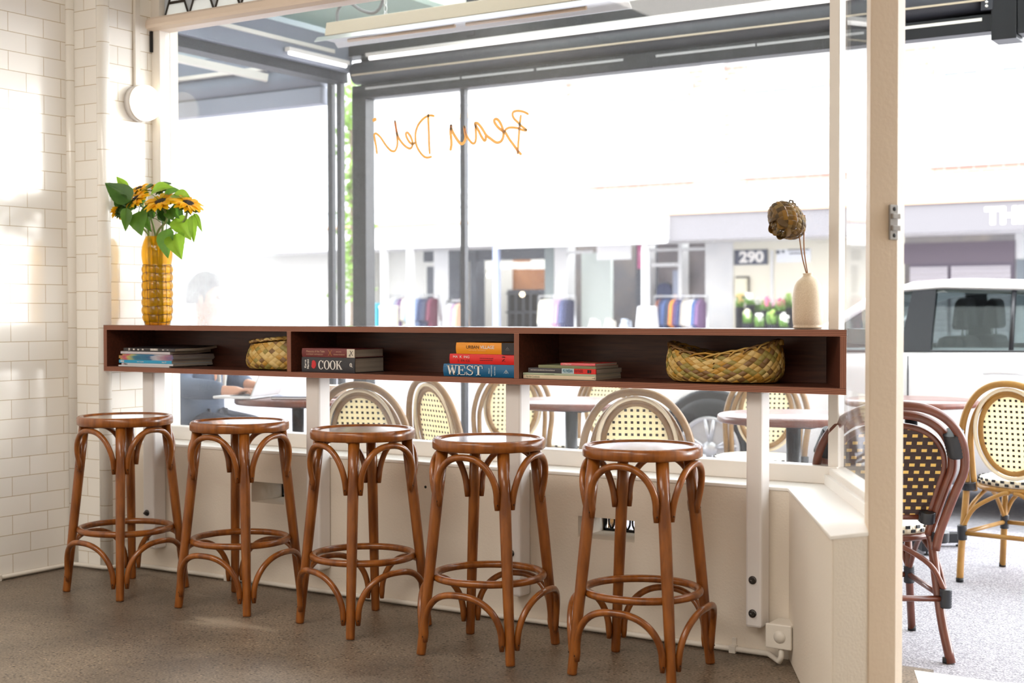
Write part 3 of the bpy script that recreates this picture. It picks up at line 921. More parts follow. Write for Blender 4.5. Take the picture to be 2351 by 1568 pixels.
obj('spine_label', MB().box(L2 - .038, L2 + .0004, -.0036, -.0006, .0006, .0338), mat('cream_label', lin(214, 204, 188), .5), b2, local=True)
tx = mat('faded_gold', lin(206, 166, 138), .5)
text('Pleasures of the Table', b2, tx, .0115, (.024, -.0036, .0225), sx=.92)
text('A LITERARY ANTHOLOGY', b2, tx, .0075, (.024, -.0034, .0105), sx=.98, name='subtitle')
text('selected by', b2, tx, .006, (.176, -.0034, .0225), name='subtitle'); text('Christina Hardyment', b2, tx, .0075, (.163, -.0034, .0115), sx=.9, name='author_line')
x_ = MB()
for q in ((.137, .006, .155, .029), (.155, .006, .137, .029)): stroke(x_, q[0], q[1], q[2], q[3], .0016, 0, 0, 1, 1)
for v in x_.v: v.y -= .0028
obj('crossed_cutlery', x_, mat('gold_ink', lin(206, 150, 70), .4), b2, local=True)
x_ = MB()
for q in ((L2 - .026, .007, L2 - .008, .027), (L2 - .009, .008, L2 - .022, .028)): stroke(x_, q[0], q[1], q[2], q[3], .0026, 0, 0, 1, 1)
ringarc(x_, L2 - .023, .008, .004, .004, .0014, .0014, 0, 2 * PI, 0, 0, 1, 1, 14)
for v in x_.v: v.y -= .0032
obj('label_mark', x_, BI, b2, local=True)

# blue, red and orange books against the second divider
XR = DV[1] - .0125
z = FLO
def tri_mark(par, x, zc, m):
    t_ = MB()
    for s in (-1, 0, 1):
        stroke(t_, x + s * .006 - .004, zc - .006, x + s * .003, zc + .008 - abs(s) * .004, .0012, 0, 0, 1, 1); stroke(t_, x + s * .006 + .004, zc - .006, x + s * .003, zc + .008 - abs(s) * .004, .0012, 0, 0, 1, 1)
    for v in t_.v: v.y -= .0052
    obj('publisher_mark', t_, m, par, local=True)
b3 = book('book', 'blue hardback with large white serif title, bottom of the pile at the divider', 'book', px_x(1019), XR, z, .0455, .2, cov('blue_cover', lin(16, 96, 142), .45), bow=.005)
word(b3, 'WEST', .018, .0055, .0355, {'W': 1.08, 'E': .9, 'S': .82, 'T': .9}, 1.22, WI)
for o in b3.children:
    if o.name.startswith('title'):
        o.location.y = -.0044
for i, s in enumerate(('FINLAY', 'MACDONALD', 'RUTH KERR')):
    text(s, b3, mat('pale_blue_ink', lin(206, 222, 232), .5) if i == 0 else bpy.data.materials['pale_blue_ink'], .0062, (.205 + i * .0105 + (.004 if i == 2 else 0), -.0053, .023), (PI / 2, -PI / 2, 0), bold=.0001, align='CENTER', name='author_line')
tri_mark(b3, .279, .021, bpy.data.materials['pale_blue_ink'])
z += .0462
b4 = book('book', 'bright red book between the blue and the orange book', 'book', px_x(1033), XR, z, .0365, .2, cov('red_cover', lin(222, 28, 26), .4), bow=.003)
text('MA  K  ING', b4, WI, .0125, (.016, -.0036, .0255), sx=1.2)
dk = mat('dark_red_ink', lin(110, 16, 22), .5)
text('S  PA CE', b4, dk, .0125, (.036, -.0034, .0115), sx=1.2)
text('A HISTORY OF NEW ZEALAND', b4, dk, .0052, (.135, -.0036, .0215), sx=.82, name='subtitle'); text('WOMEN IN ARCHITECTURE', b4, dk, .0052, (.135, -.0036, .0145), sx=.86, name='subtitle')
mk = MB(); rect(mk, .232, .0265, .245, .0295, 0, 0, 1, 1); stroke(mk, .233, .012, .243, .021, .003, 0, 0, 1, 1); rect(mk, .243, .011, .246, .0135, 0, 0, 1, 1)
for v in mk.v: v.y -= .0034
obj('publisher_mark', mk, BI, b4, local=True)
z += .0372
b5 = book('book', 'orange and black book, topmost of the pile at the divider', 'book', px_x(1048), XR, z, .0415, .195, cov('orange_cover', lin(240, 152, 24), .4), bow=.004)
L5 = b5['len']
obj('spine_band', MB().box(.202, L5 + .0006, -.0052, .01, -.0004, .0419), cov('black_spine_band', lin(44, 40, 44), .45), b5, local=True)
text('URBAN', b5, BI, .0165, (.046, -.0047, .0245), sx=1.05); text('VILLAGE', b5, WI, .0165, (.1085, -.0047, .0245), sx=1.0, bold=.0002)
text('JENNY CARLYON  +  DIANA MORROW', b5, mat('pale_orange_ink', lin(250, 206, 130), .5), .0046, (.058, -.0047, .0125), sx=.92, name='author_line')
tri_mark(b5, .228, .02, mat('grey_ink', lin(130, 126, 126), .5))

# flat pile in the third compartment
z = FLO
p1 = book('book', 'cream paperback at the bottom of the flat pile in the right compartment', 'book', px_x(1201.5), px_x(1368), z, .0125, .185, cov('cream_cover', lin(226, 206, 176), .5), board=.001, soft=True, bow=.0005)
text('My Fish Cookbook', p1, mat('soft_green_ink', lin(150, 160, 130), .5), .0095, (.012, -.001, .0066), sx=.78)
mk = MB(); stroke(mk, .284, .006, .292, .006, .0012, 0, 0, 1, 1); rect(mk, .282, .0055, .290, .0066, 0, 0, 1, 1); ringarc(mk, .293, .0062, .003, .003, .0012, .0012, .6, 5.6, 0, 0, 1, 1, 12)
obj('publisher_mark', mk, BI, p1, local=True)
z += .0129
p2 = book('book', 'thin pale green booklet second from bottom of the flat pile', 'book', px_x(1201), px_x(1368), z, .0072, .183, cov('pale_green_cover', lin(176, 188, 160), .5), board=.001, soft=True, bow=.0005)
text('the wild green cookbook', p2, mat('dull_green_ink', lin(120, 134, 110), .5), .005, (.09, -.001, .0036), sx=.8)
z += .0076
p3 = book('book', 'grey paperback with blue, white and red spine lettering in the flat pile', 'book', px_x(1213), px_x(1368), z, .0175, .190, cov('dark_grey_cover', lin(66, 64, 70), .45), board=.001, soft=True, bow=.0008)
L3 = p3['len']
obj('spine_panel', MB().box(.139, .1885, -.0014, .004, -.0002, .0177), cov('pale_blue_panel', lin(190, 208, 216), .5), p3, local=True, bevel=0)
obj('spine_panel', MB().box(.1889, L3 + .0004, -.0014, .004, -.0002, .0177), cov('red_panel', lin(222, 42, 34), .5), p3, local=True)
text('POLYNESIAN', p3, mat('teal_ink', lin(60, 120, 140), .5), .0155, (.1435, -.0019, .0088), sx=.44, bold=.0003)
text('PANTHERS', p3, mat('deep_red_ink', lin(136, 26, 28), .5), .0155, (.190, -.0019, .0088), sx=.46, bold=.0003)
text('PACIFIC PROTEST AND AFFIRMATIVE ACTION IN AOTEAROA NZ', p3, WI, .0052, (.010, -.0014, .0095), sx=.66, name='subtitle')
mk = MB(); rect(mk, .243, .003, .2515, .0145, 0, 0, 1, 1); rect(mk, .2535, .003, .258, .0145, 0, 0, 1, 1)
for v in mk.v: v.y -= .0014
obj('publisher_mark', mk, BI, p3, local=True)
z += .0179
p4 = book('book', 'thin sage green paperback under the pink booklet', 'book', px_x(1236), px_x(1368), z, .0105, .165, cov('sage_cover', lin(126, 130, 96), .55), board=.001, soft=True, bow=.0005)
z += .0109
p5 = book('book', 'small pink booklet with red cover on top of the flat pile', 'book', px_x(1287), px_x(1368), z, .0085, .15, [cov('pink_cover', lin(226, 104, 112), .45), cov('red_cover_top', lin(196, 40, 36), .4)], rz=-.03, board=.001, soft=True, bow=.0005)
cvr = [o for o in p5.children if o.name.startswith('cover')][0]
for pl in cvr.data.polygons:
    if pl.normal.z > .9 and pl.center.z > .008: pl.material_index = 1
pic = MB().lathe([(.001, 0), (.03, 0), (.03, .0006), (.001, .0006)], 20, fn=lambda x, y, q: (.085 + x, .075 + y * 1.2, .0086 + q))
obj('cover_picture', pic, mat('cover_photo', lin(60, 30, 30), .4, var=lin(190, 150, 110), vs=60), p5, local=True)
text('The Kitchen Maori', p5, WI, .006, (.008, -.001, .0044), sx=.8)

# pile of magazines, far left
MG = 'magazines piled in the left compartment'
z = FLO
def magazine(label, l, r, T, col, curl=0.0, D=.245, name='magazine'):
    global z
    o = book(name, label, 'magazine', px_x(l), px_x(r), z, T, D, col, board=.0006, soft=True, bow=.0003, curl=curl, group=MG)
    z += T + .0005
    return o
wm = lambda n, r, g, b_: cov(n, lin(r, g, b_), .35)
magazine('white magazine at the very bottom of the magazine pile', 272, 388, .0058, wm('white_mag', 222, 220, 222), D=.225)
q = magazine('white magazine with small red mark, second from bottom of the magazine pile', 279, 397, .0085, wm('grey_white_mag', 206, 206, 212), D=.235)
text('Wares', q, BI, .0075, (.016, -.0008, .0043), bold=.0002)
mk = MB(); ringarc(mk, .0105, .0044, .002, .0026, .002, .0026, 0, 2 * PI, 0, 0, 1, 1, 10)
obj('cover_mark', mk, bpy.data.materials['tomato_red'], q, local=True)
q = magazine('cyan blue magazine in the lower half of the magazine pile', 273, 394, .0135, wm('cyan_mag', 40, 156, 200), D=.24)
text('HERE', q, WI, .010, (.010, -.0008, .0068), bold=.0003); text('home  &  garden', q, WI, .006, (.115, -.0008, .0068)); text('issue 19', q, WI, .008, (.268, -.0008, .0068))
m, t, N, L, b = nt('rainbow_spines')
tc = N.new('ShaderNodeTexCoord'); mp = N.new('ShaderNodeMapping'); mp.inputs['Scale'].default_value = (14, 1, 60)
nz = N.new('ShaderNodeTexNoise'); nz.inputs['Scale'].default_value = 1.0; nz.inputs['Detail'].default_value = 3
L.new(tc.outputs['Object'], mp.inputs[0]); L.new(mp.outputs[0], nz.inputs['Vector'])
sp = N.new('ShaderNodeSeparateXYZ'); L.new(tc.outputs['Object'], sp.inputs[0])
ma = N.new('ShaderNodeMath'); ma.operation = 'MULTIPLY_ADD'; ma.inputs[1].default_value = 2.5; L.new(sp.outputs[0], ma.inputs[0])
m3 = N.new('ShaderNodeMath'); m3.operation = 'MULTIPLY_ADD'; m3.inputs[1].default_value = .45; m3.inputs[2].default_value = -.18; L.new(nz.outputs['Fac'], m3.inputs[0]); L.new(m3.outputs[0], ma.inputs[2])
rp = N.new('ShaderNodeValToRGB'); e = rp.color_ramp.elements
e[0].position = 0; e[0].color = lin(186, 176, 60); e[1].position = 1; e[1].color = lin(110, 60, 100)
for p_, c_ in ((.1, lin(190, 60, 110)), (.2, lin(196, 186, 90)), (.32, lin(60, 130, 150)), (.5, lin(30, 92, 140)), (.62, lin(190, 190, 200)), (.75, lin(160, 110, 130)), (.88, lin(80, 90, 140))):
    k = e.new(p_); k.color = c_
L.new(ma.outputs[0], rp.inputs[0]); L.new(rp.outputs[0], b.inputs['Base Color']); b.inputs['Roughness'].default_value = .35
M['rainbow'] = m
for i, (l, r) in enumerate(((276, 396), (273, 398), (273, 397), (281, 396))):
    magazine(['lowest', 'second lowest', 'second highest', 'highest'][i] + ' of the four multicoloured magazines in the left pile', l, r, .0058, M['rainbow'], D=.245)
z += .001
magazine('white magazine directly under the dark top magazine', 277, 390, .0105, wm('white_mag_upper', 196, 190, 196), D=.242, curl=.008)
z += .003
q = magazine('dark grey magazine with white letters, top of the magazine pile', 284, 402, .0115, wm('dark_mag', 58, 54, 56), D=.249, curl=.011)
for s, xx in zip('HERE', (.036, .065, .093, .121)): text(s, q, WI, .0125, (xx, -.0008, .0057), (PI / 2, -PI / 2, 0), bold=.0007, align='CENTER')
for s, xx in zip('21', (.245, .273)): text(s, q, WI, .0125, (xx, -.0008, .0057), (PI / 2, PI / 2 * (1 if s == '2' else 1), 0), bold=.0003, align='CENTER')
bc = MB()
for i in range(15): bc.box(.168 + i * .0031, .168 + i * .0031 + random.choice((.0012, .0022, .0027)), -.0009, -.0004, .0015, .0105)
obj('barcode', bc, WI, q, local=True)

# ---------------- plaited flax baskets
FLAX = [mat('flax_straw', lin(198, 162, 88), .5), mat('flax_ochre', lin(188, 142, 56), .5), mat('flax_olive', lin(150, 134, 66), .5), mat('flax_brown', lin(128, 94, 52), .5), mat('flax_pale', lin(214, 184, 118), .5)]
def weave(mb, surf, nu, nv, amp, wts=(5, 3, 2, 2, 3), pv=None, closed=True):
    """diagonal over-and-under plait on surf(u,v); cells are lozenges, u runs round, v up"""
    q = 4
    for j in range(-1, nv):
        for i in range(nu):
            cu, cv = i + (.5 if j % 2 else 0), j + 1.0
            vs, ok = [], True
            over = (i + (j // 2)) % 2 == 0 if j % 2 == 0 else (i + (j // 2)) % 2 == 1
            for b_ in range(q + 1):
                for a in range(q + 1):
                    A, B = a / q * 2 - 1, b_ / q * 2 - 1
                    A *= .985; B *= .985
                    du, dv = (A + B) / 4, (B - A) / 2
                    v_ = min(max((cv + dv), 0), nv) / nv
                    s_, o_ = (A, B) if over else (B, A)
                    h_ = amp * (math.sqrt(max(0, 1 - s_ * s_)) * .9 + .25 * (1 - o_ ** 4) - .1)
                    vs.append(surf((cu + du) / nu, v_, h_))
            fs = [(b_ * (q + 1) + a, b_ * (q + 1) + a + 1, (b_ + 1) * (q + 1) + a + 1, (b_ + 1) * (q + 1) + a) for b_ in range(q) for a in range(q)]
            mb.add(vs, fs, random.choices(range(5), wts)[0], True)
    return mb
def basket_surf(cx, cy, z0, ax, ay, rot, hf, flare, pw=2.6, belly=.0):
    def f(u, v, h):
        a = 2 * PI * u
        c, s = math.cos(a), math.sin(a)
        r = (abs(c) ** pw + abs(s) ** pw) ** (-1 / pw)
        k_ = 1 + flare * (v - .5) + belly * math.sin(PI * v) - .10 * max(0, .25 - v) * 4 * (.25 - v) * 4
        x, y = c * r * ax * k_, s * r * ay * k_
        n_ = Vector((c / ax, s / ay)).normalized()
        x, y = x + n_.x * h, y + n_.y * h
        zz = z0 + .004 + v * hf(a)
        return (cx + x * math.cos(rot) - y * math.sin(rot), cy + x * math.sin(rot) + y * math.cos(rot), zz)
    return f
def braid(mb, surf, n, zoff, r):
    for i in range(n):
        u = i / n
        for s in (-1, 1):
            p = []
            for k_ in range(7):
                t_ = (k_ / 6 - .5) * 2.1
                b_ = Vector(surf(u + t_ / n, 1, s * t_ * r * .9))
                b_.z += zoff + (r * .9 * math.cos(t_ * 1.5)) * (1 if s > 0 else .7)
                p.append(b_)
            mb.tube(p, [r * .3, r * .75, r, r, r, r * .75, r * .3], 6, mi=random.choice((0, 1, 3, 3, 4)), flat=.6)
bcx, bcy = -3.862, 4.292
s1 = basket_surf(bcx, bcy, FLO, .142, .105, -.05, lambda a: .108 + .012 * math.cos(a), -.14, 2.4, .08)
bk = thing('woven_basket', 'small plaited flax basket with braided rim beside the magazines', 'basket', (bcx, bcy, FLO))
obj('body', weave(MB(), s1, 28, 9, .0034), FLAX, bk)
mb = MB(); braid(mb, s1, 30, .006, .0095)
obj('braided_rim', mb, FLAX, bk)
obj('base', MB().patch(lambda u, v: (lambda p: (bcx + (p[0] - bcx) * v, bcy + (p[1] - bcy) * v, FLO + .003))(s1(u, .02, 0)), 30, 3), FLAX[3], bk)
tip = MB()
for u, dz in ((.93, .03), (.05, .026), (.12, .02), (.86, .022), (.45, .018), (.3, .02)):
    a, c = Vector(s1(u, 1, 0)), Vector(s1(u + .03, 1, .012))
    tip.tube([a, (a + c) / 2 + Vector((0, 0, dz * .6)), c + Vector((0, 0, dz))], [.005, .0055, .001], 6, flat=.3, mi=random.choice((0, 1)))
obj('strand_end', tip, FLAX, bk)
b2x, b2y = (px_x(1535, 4.26) + px_x(1790, 4.26)) / 2, 4.275
def h2(a): return .082 + .046 * abs(math.cos(a)) ** 1.7 + (.006 if math.cos(a) > 0 else -.004)
s2 = basket_surf(b2x, b2y, FLO, .192, .098, .06, h2, -.02, 2.2, .05)
bk2 = thing('woven_basket', 'wide boat-shaped plaited flax basket with a dipped rim in the right compartment', 'basket', (b2x, b2y, FLO))
obj('body', weave(MB(), s2, 35, 10, .0040, (4, 3, 4, 3, 3)), FLAX, bk2)
mb = MB()
for i in range(26):
    u = i / 26
    a, c = Vector(s2(u, 1, .003)), Vector(s2(u + 1.6 / 26, 1, -.004))
    mb.tube([Vector(s2(u - .4 / 26, .93, .004)), a + Vector((0, 0, .006)), (a + c) / 2 + Vector((0, 0, .009)), c + Vector((0, 0, .003)), Vector(s2(u + 2 / 26, .93, -.006))], [.006, .0085, .009, .0085, .005], 8, mi=random.choice((0, 1, 3, 3)), flat=.4)
obj('rolled_rim', mb, FLAX, bk2)
obj('base', MB().patch(lambda u, v: (lambda p: (b2x + (p[0] - b2x) * v, b2y + (p[1] - b2y) * v, FLO + .003))(s2(u, .02, 0)), 30, 3), FLAX[3], bk2)

# ---------------- stoneware vase with the plaited flower
vx_, vy_ = px_x(1854, 4.315), 4.315
vs_ = thing('stoneware_vase', 'cream speckled stoneware bottle vase at the right end of the shelf', 'vase', (vx_, vy_, TOPZ))
prof = [(.001, 0), (.043, 0), (.0465, .002), (.0475, .006), (.0455, .009), (.0475, .014), (.0495, .03), (.0505, .06), (.0495, .1), (.047, .125), (.043, .141), (.036, .154), (.027, .163), (.0185, .169), (.0155, .173), (.0155, .178), (.017, .181), (.0145, .1815), (.013, .178), (.013, .16), (.001, .15)]
obj('body', MB().lathe(prof, 48, c=(vx_, vy_, TOPZ)), mat('speckled_stoneware', lin(206, 186, 158), .45, var=lin(220, 202, 176), vs=260, bump=.05, bs=200), vs_)
fl = thing('plaited_flower', 'brown plaited flax flower on two thin stems in the cream vase', 'dried flower', (vx_, vy_, TOPZ + .16))
fy = 4.30
fc = at(1806, 506, y=fy)
sm_ = mat('dry_stem', lin(150, 104, 62), .6)
for e, mid, top in (((1853, 634), (1841, 585), at(1832, 515, y=fy + .012)), ((1855, 634), (1846, 570), at(1847, 494, y=fy + .016))):
    p0 = Vector((vx_, vy_, TOPZ + .158))
    pts = smooth_path([p0, at(e[0], e[1], y=vy_ - .002), at(mid[0], mid[1], y=fy + .01), top], 5)
    obj('stem', MB().tube(pts, [.0022] * (len(pts) - 1) + [.003], 8), sm_, fl)
FB = [mat('dry_flax_a', lin(122, 92, 46), .55, transl=.2), mat('dry_flax_b', lin(98, 74, 40), .55, transl=.2), mat('dry_flax_c', lin(150, 110, 44), .55, transl=.25), mat('dry_flax_d', lin(84, 66, 40), .55, transl=.2), mat('dry_flax_e', lin(140, 114, 66), .55, transl=.2)]
def fsurf(u, v, h):
    a = 2 * PI * u
    # bud whose axis points to the lower left and towards the room
    r = (.010 + .054 * math.sin(PI * min(1, .12 + .80 * v)) ** .8) + h
    k_ = -.042 + .088 * v
    ax = Vector((-.28, -.62, -.55)).normalized(); e1 = ax.cross(Vector((0, 0, 1))).normalized(); e2 = ax.cross(e1)
    return fc + e1 * (math.cos(a) * r * 1.0) + e2 * (math.sin(a) * r * 1.08) + ax * k_
obj('plaited_head', weave(MB(), fsurf, 15, 11, .0036, (4, 3, 2, 2, 3)), FB, fl)
pt = MB()
ax = Vector((-.28, -.62, -.55)).normalized(); e1 = ax.cross(Vector((0, 0, 1))).normalized(); e2 = ax.cross(e1)
for ring, (rr, n_, dz, ln) in enumerate(((.040, 5, .040, .030), (.026, 4, .048, .026), (.012, 3, .056, .02))):
    for i in range(n_):
        a0 = 2 * PI * (i + ring * .37) / n_
        def pf(u, v, a0=a0, rr=rr, dz=dz, ln=ln):
            a = a0 + (u - .5) * 1.6
            r = rr * (1.15 - .25 * v)
            return fc + e1 * math.cos(a) * r + e2 * math.sin(a) * r + ax * (dz - .012 + ln * v * (1 - .9 * (2 * u - 1) ** 2))
        pt.patch(pf, 8, 5, mi=random.choice((0, 2, 4, 1)))
obj('folded_petals', pt, FB, fl, solid=.0012)
lp = MB()
for i in range(6):
    a = at(1815 + i * 5.5, 463 + i * 6 + (i * i) * .35, y=fy + .006)
    lp.tube([a + Vector((-.006, 0, -.006)), a + Vector((-.002, 0, .005)), a + Vector((.007, .002, .002)), a + Vector((.008, .004, -.008))], .003, 6, mi=random.choice((0, 3)), flat=.5)
obj('edge_loop', lp, FB, fl)

# ---------------- amber vase in a wire net
ax_, ay_ = px_x(362, 4.30), 4.30
va = thing('amber_vase', 'tall amber glass vase wrapped in a wire net, holding the sunflowers', 'vase', (ax_, ay_, TOPZ))
m, t, N, L, b = nt('amber_glass')
N.remove(b)
tr = N.new('ShaderNodeBsdfTransparent'); tr.inputs[0].default_value = (1, .74, .18, 1)
tl = N.new('ShaderNodeBsdfTranslucent'); tl.inputs[0].default_value = (1, .56, .02, 1)
df = N.new('ShaderNodeBsdfDiffuse'); df.inputs[0].default_value = (1, .50, .02, 1)
gl = N.new('ShaderNodeBsdfGlossy'); gl.inputs['Roughness'].default_value = .04
fr = schlick(N, L, .04)
a1 = N.new('ShaderNodeMixShader'); a1.inputs[0].default_value = .2
a2 = N.new('ShaderNodeMixShader'); a2.inputs[0].default_value = .32
a3 = N.new('ShaderNodeMixShader')
L.new(tl.outputs[0], a1.inputs[1]); L.new(df.outputs[0], a1.inputs[2]); L.new(tr.outputs[0], a2.inputs[1]); L.new(a1.outputs[0], a2.inputs[2])
L.new(fr, a3.inputs[0]); L.new(a2.outputs[0], a3.inputs[1]); L.new(gl.outputs[0], a3.inputs[2]); L.new(a3.outputs[0], N['Material Output'].inputs[0])
M['amber'] = m
ringz = [.012, .045, .082, .118, .155, .192, .228, .262]
NV = 9
def vr(z, a):
    if z < .262:
        k_ = max(i for i in range(len(ringz)) if ringz[i] <= max(z, .012))
        z1 = ringz[min(k_ + 1, 7)]
        f = (z - ringz[k_]) / max(.001, z1 - ringz[k_]) if z > .012 else 0
        bl = math.sin(PI * min(1, max(0, f))) ** .6 * abs(math.sin(a * NV / 2 + k_ * .12)) ** .5
        base = .053 + .009 * min(1, z / .05)
        return base + .0075 * bl
    f = (z - .262) / .125
    return .0605 + .0085 * math.sin(PI * min(1, f * .95)) - .012 * f ** 3
mb = MB()
nz_, na_ = 78, 72
H_ = .392
vsx = []
for i in range(nz_ + 1):
    z_ = H_ * i / nz_
    for k_ in range(na_):
        a = 2 * PI * k_ / na_
        r = vr(z_, a)
        vsx.append((ax_ + r * math.cos(a), ay_ + r * math.sin(a), TOPZ + z_))
mb.add(vsx, [(i * na_ + k_, i * na_ + (k_ + 1) % na_, (i + 1) * na_ + (k_ + 1) % na_, (i + 1) * na_ + k_) for i in range(nz_) for k_ in range(na_)], 0, True)
mb.lathe([(.001, .004), (.052, .004), (.053, .0)], 40, c=(ax_, ay_, TOPZ))
obj('glass_body', mb, M['amber'], va)
wr = MB()
for k_, z_ in enumerate(ringz):
    wr.tube([(ax_ + (vr(z_, a) + .0012) * math.cos(a), ay_ + (vr(z_, a) + .0012) * math.sin(a), TOPZ + z_ + .003 * math.sin(a * 3 + k_)) for a in [2 * PI * i / 36 for i in range(36)]], .0014 if k_ < 7 else .0018, 6, closed=True)
for k_ in range(NV):
    pts = []
    for j in range(29):
        z_ = .262 * j / 28
        kk = max([i for i in range(8) if ringz[i] <= max(z_, .012)])
        a = 2 * PI * k_ / NV - kk * .24 / NV
        pts.append((ax_ + (vr(z_, a) + .0014) * math.cos(a), ay_ + (vr(z_, a) + .0014) * math.sin(a), TOPZ + z_))
    wr.tube(pts, .0012, 6)
obj('wire_net', wr, mat('brown_wire', lin(72, 40, 24), .5, .4), va)

# ---------------- sunflowers
PET = mat('sunflower_petal', lin(255, 200, 20), .5, var=lin(255, 212, 44), vs=30, transl=.45)
DISC = mat('sunflower_disc', lin(44, 24, 14), .8, bump=.8, bs=260)
CAL = mat('sunflower_calyx', lin(70, 100, 40), .6, transl=.1)
STM = mat('sunflower_stem', lin(128, 146, 84), .55)
LEAFS = [mat('sunflower_leaf', lin(84, 128, 40), .4, var=lin(104, 150, 54), vs=18, transl=.5), mat('sunflower_leaf_light', lin(140, 182, 50), .4, var=lin(160, 200, 70), vs=18, transl=.6), mat('sunflower_leaf_dark', lin(64, 104, 40), .4, var=lin(82, 124, 50), vs=18, transl=.4)]
def leaf(mb, p0, p1, wd, nrm, cup=.25, bend=.1, mi=0):
    p0, p1 = Vector(p0), Vector(p1)
    ln = (p1 - p0).length
    d = (p1 - p0) / ln
    nrm = Vector(nrm); nrm = (nrm - d * nrm.dot(d)).normalized()
    s = d.cross(nrm)
    def f(u, v):
        q = u * 2 - 1
        pr_ = (math.sin(PI * v ** .62)) ** .85 * (1 - .25 * v)
        ww = wd * .62 * pr_ + .0006
        edge = .03 * math.sin(v * 38 + q) * abs(q)
        return p0 + d * (v * ln) + s * (q * ww * (1 + edge)) + nrm * (bend * ln * (math.sin(PI * v) - .5 * v * v) + cup * abs(q) ** 1.3 * ww - .004 * (abs(q) < .05))
    mb.patch(f, 8, 14, mi)
    return mb
def sunflower(label, px, py, y, nrm, R_, stem_pts, leaves, disc=.36, npet=18):
    c = at(px, py, y=y)
    n = Vector(nrm).normalized()
    t_ = thing('sunflower', label, 'flower', (ax_, ay_, TOPZ + .02), group='sunflowers in the amber vase')
    e1 = n.cross(Vector((.2, .1, 1))).normalized(); e2 = n.cross(e1)
    fr_ = lambda x, y_, z_: c + e1 * x + e2 * y_ + n * z_
    rd = R_ * disc
    obj('disc', MB().lathe([(.001, .010), (rd * .5, .0095), (rd * .85, .006), (rd, .0), (rd * .9, -.005), (.001, -.006)], 24, fn=fr_), DISC, t_)
    pt_ = MB()
    for ring in range(2):
        for i in range(npet // (1 if ring == 0 else 1)):
            a = 2 * PI * (i + ring * .5) / npet + random.uniform(-.1, .1)
            ln = R_ * random.uniform(.82, 1.08) * (1 if ring == 0 else .86)
            dr = Vector((math.cos(a), math.sin(a), 0))
            w0 = R_ * .29 * random.uniform(.85, 1.15)
            tilt = random.uniform(-.15, .28) + (.12 if ring else -.05)
            def f(u, v, dr=dr, ln=ln, w0=w0, tilt=tilt, a=a, ring=ring):
                q = u * 2 - 1
                ww = w0 * (math.sin(PI * (.12 + .88 * v) ** .9) ** .8) * .5 + .0004
                rr = rd * .85 + (ln - rd * .85) * v
                hz = tilt * rr * .8 - .3 * rr * v * v * (.4 + tilt) + .18 * abs(q) * ww + (.002 if ring else 0)
                return fr_(math.cos(a) * rr - math.sin(a) * q * ww, math.sin(a) * rr + math.cos(a) * q * ww, hz)
            pt_.patch(f, 4, 7)
    obj('petals', pt_, PET, t_)
    ca = MB().lathe([(.004, -.026), (rd * .5, -.020), (rd * .95, -.009), (rd * 1.02, -.002), (rd * .8, 0)], 20, fn=fr_)
    for i in range(14):
        a = 2 * PI * i / 14
        leaf(ca, fr_(math.cos(a) * rd * .8, math.sin(a) * rd * .8, -.009), fr_(math.cos(a) * R_ * .72, math.sin(a) * R_ * .72, -.016 + random.uniform(-.008, .006)), .012, -n, bend=.05)
    obj('calyx', ca, CAL, t_)
    pts = smooth_path([Vector((ax_ + stem_pts[0], ay_ + stem_pts[1], TOPZ + .012)), Vector((ax_ + stem_pts[2], ay_ + stem_pts[3], TOPZ + .37)), c - n * .075 + Vector((0, 0, -.01)), c - n * .012], 6)
    obj('stem', MB().tube(pts, [.0052] * len(pts), 8), STM, t_)
    for (bx, by, tx_, ty_, wpx, ly0, ly1, nn, mi) in leaves:
        p0, p1 = at(bx, by, y=ly0), at(tx_, ty_, y=ly1)
        lm = leaf(MB(), p0, p1, wpx / 510, nn, cup=random.uniform(.1, .4), bend=random.uniform(-.02, .12))
        # leaf stalk back to the stem
        near = min(pts[10:], key=lambda p: (p - p0).length)
        lm.tube([p0 + (p1 - p0) * .03, (p0 + near) / 2 + Vector((0, 0, .008)), near], .0017, 6)
        obj('leaf', lm, LEAFS[mi], t_)
    return t_
C_ = (.3, -.9, .2)
sunflower('front left sunflower, full face above the big hanging leaf', 312, 458, 4.19, (-.16, -.70, .70), .074, (-.02, -.02, -.03, -.02),
          [(300, 462, 241, 420, 44, 4.14, 4.09, (.2, -.8, .6), 2), (318, 486, 324, 540, 42, 4.17, 4.14, C_, 0), (298, 470, 262, 452, 34, 4.17, 4.12, (.1, -.6, .8), 2), (290, 478, 288, 531, 22, 4.12, 4.10, (.8, -.6, .1), 0), (306, 476, 268, 478, 34, 4.16, 4.12, (.1, -.8, .5), 2)])
sunflower('front middle sunflower with its dark centre showing', 369, 464, 4.17, (.06, -.52, .85), .086, (.0, -.01, .004, -.012),
          [(340, 498, 346, 532, 26, 4.21, 4.2, (-.2, -.9, .2), 0), (382, 526, 385, 593, 40, 4.19, 4.165, (.15, -.95, .2), 0), (346, 446, 396, 428, 34, 4.16, 4.15, (.1, -.7, .6), 1), (338, 470, 352, 500, 30, 4.2, 4.19, (.1, -.9, .3), 2), (388, 480, 398, 506, 26, 4.2, 4.2, (.3, -.9, .2), 0)])
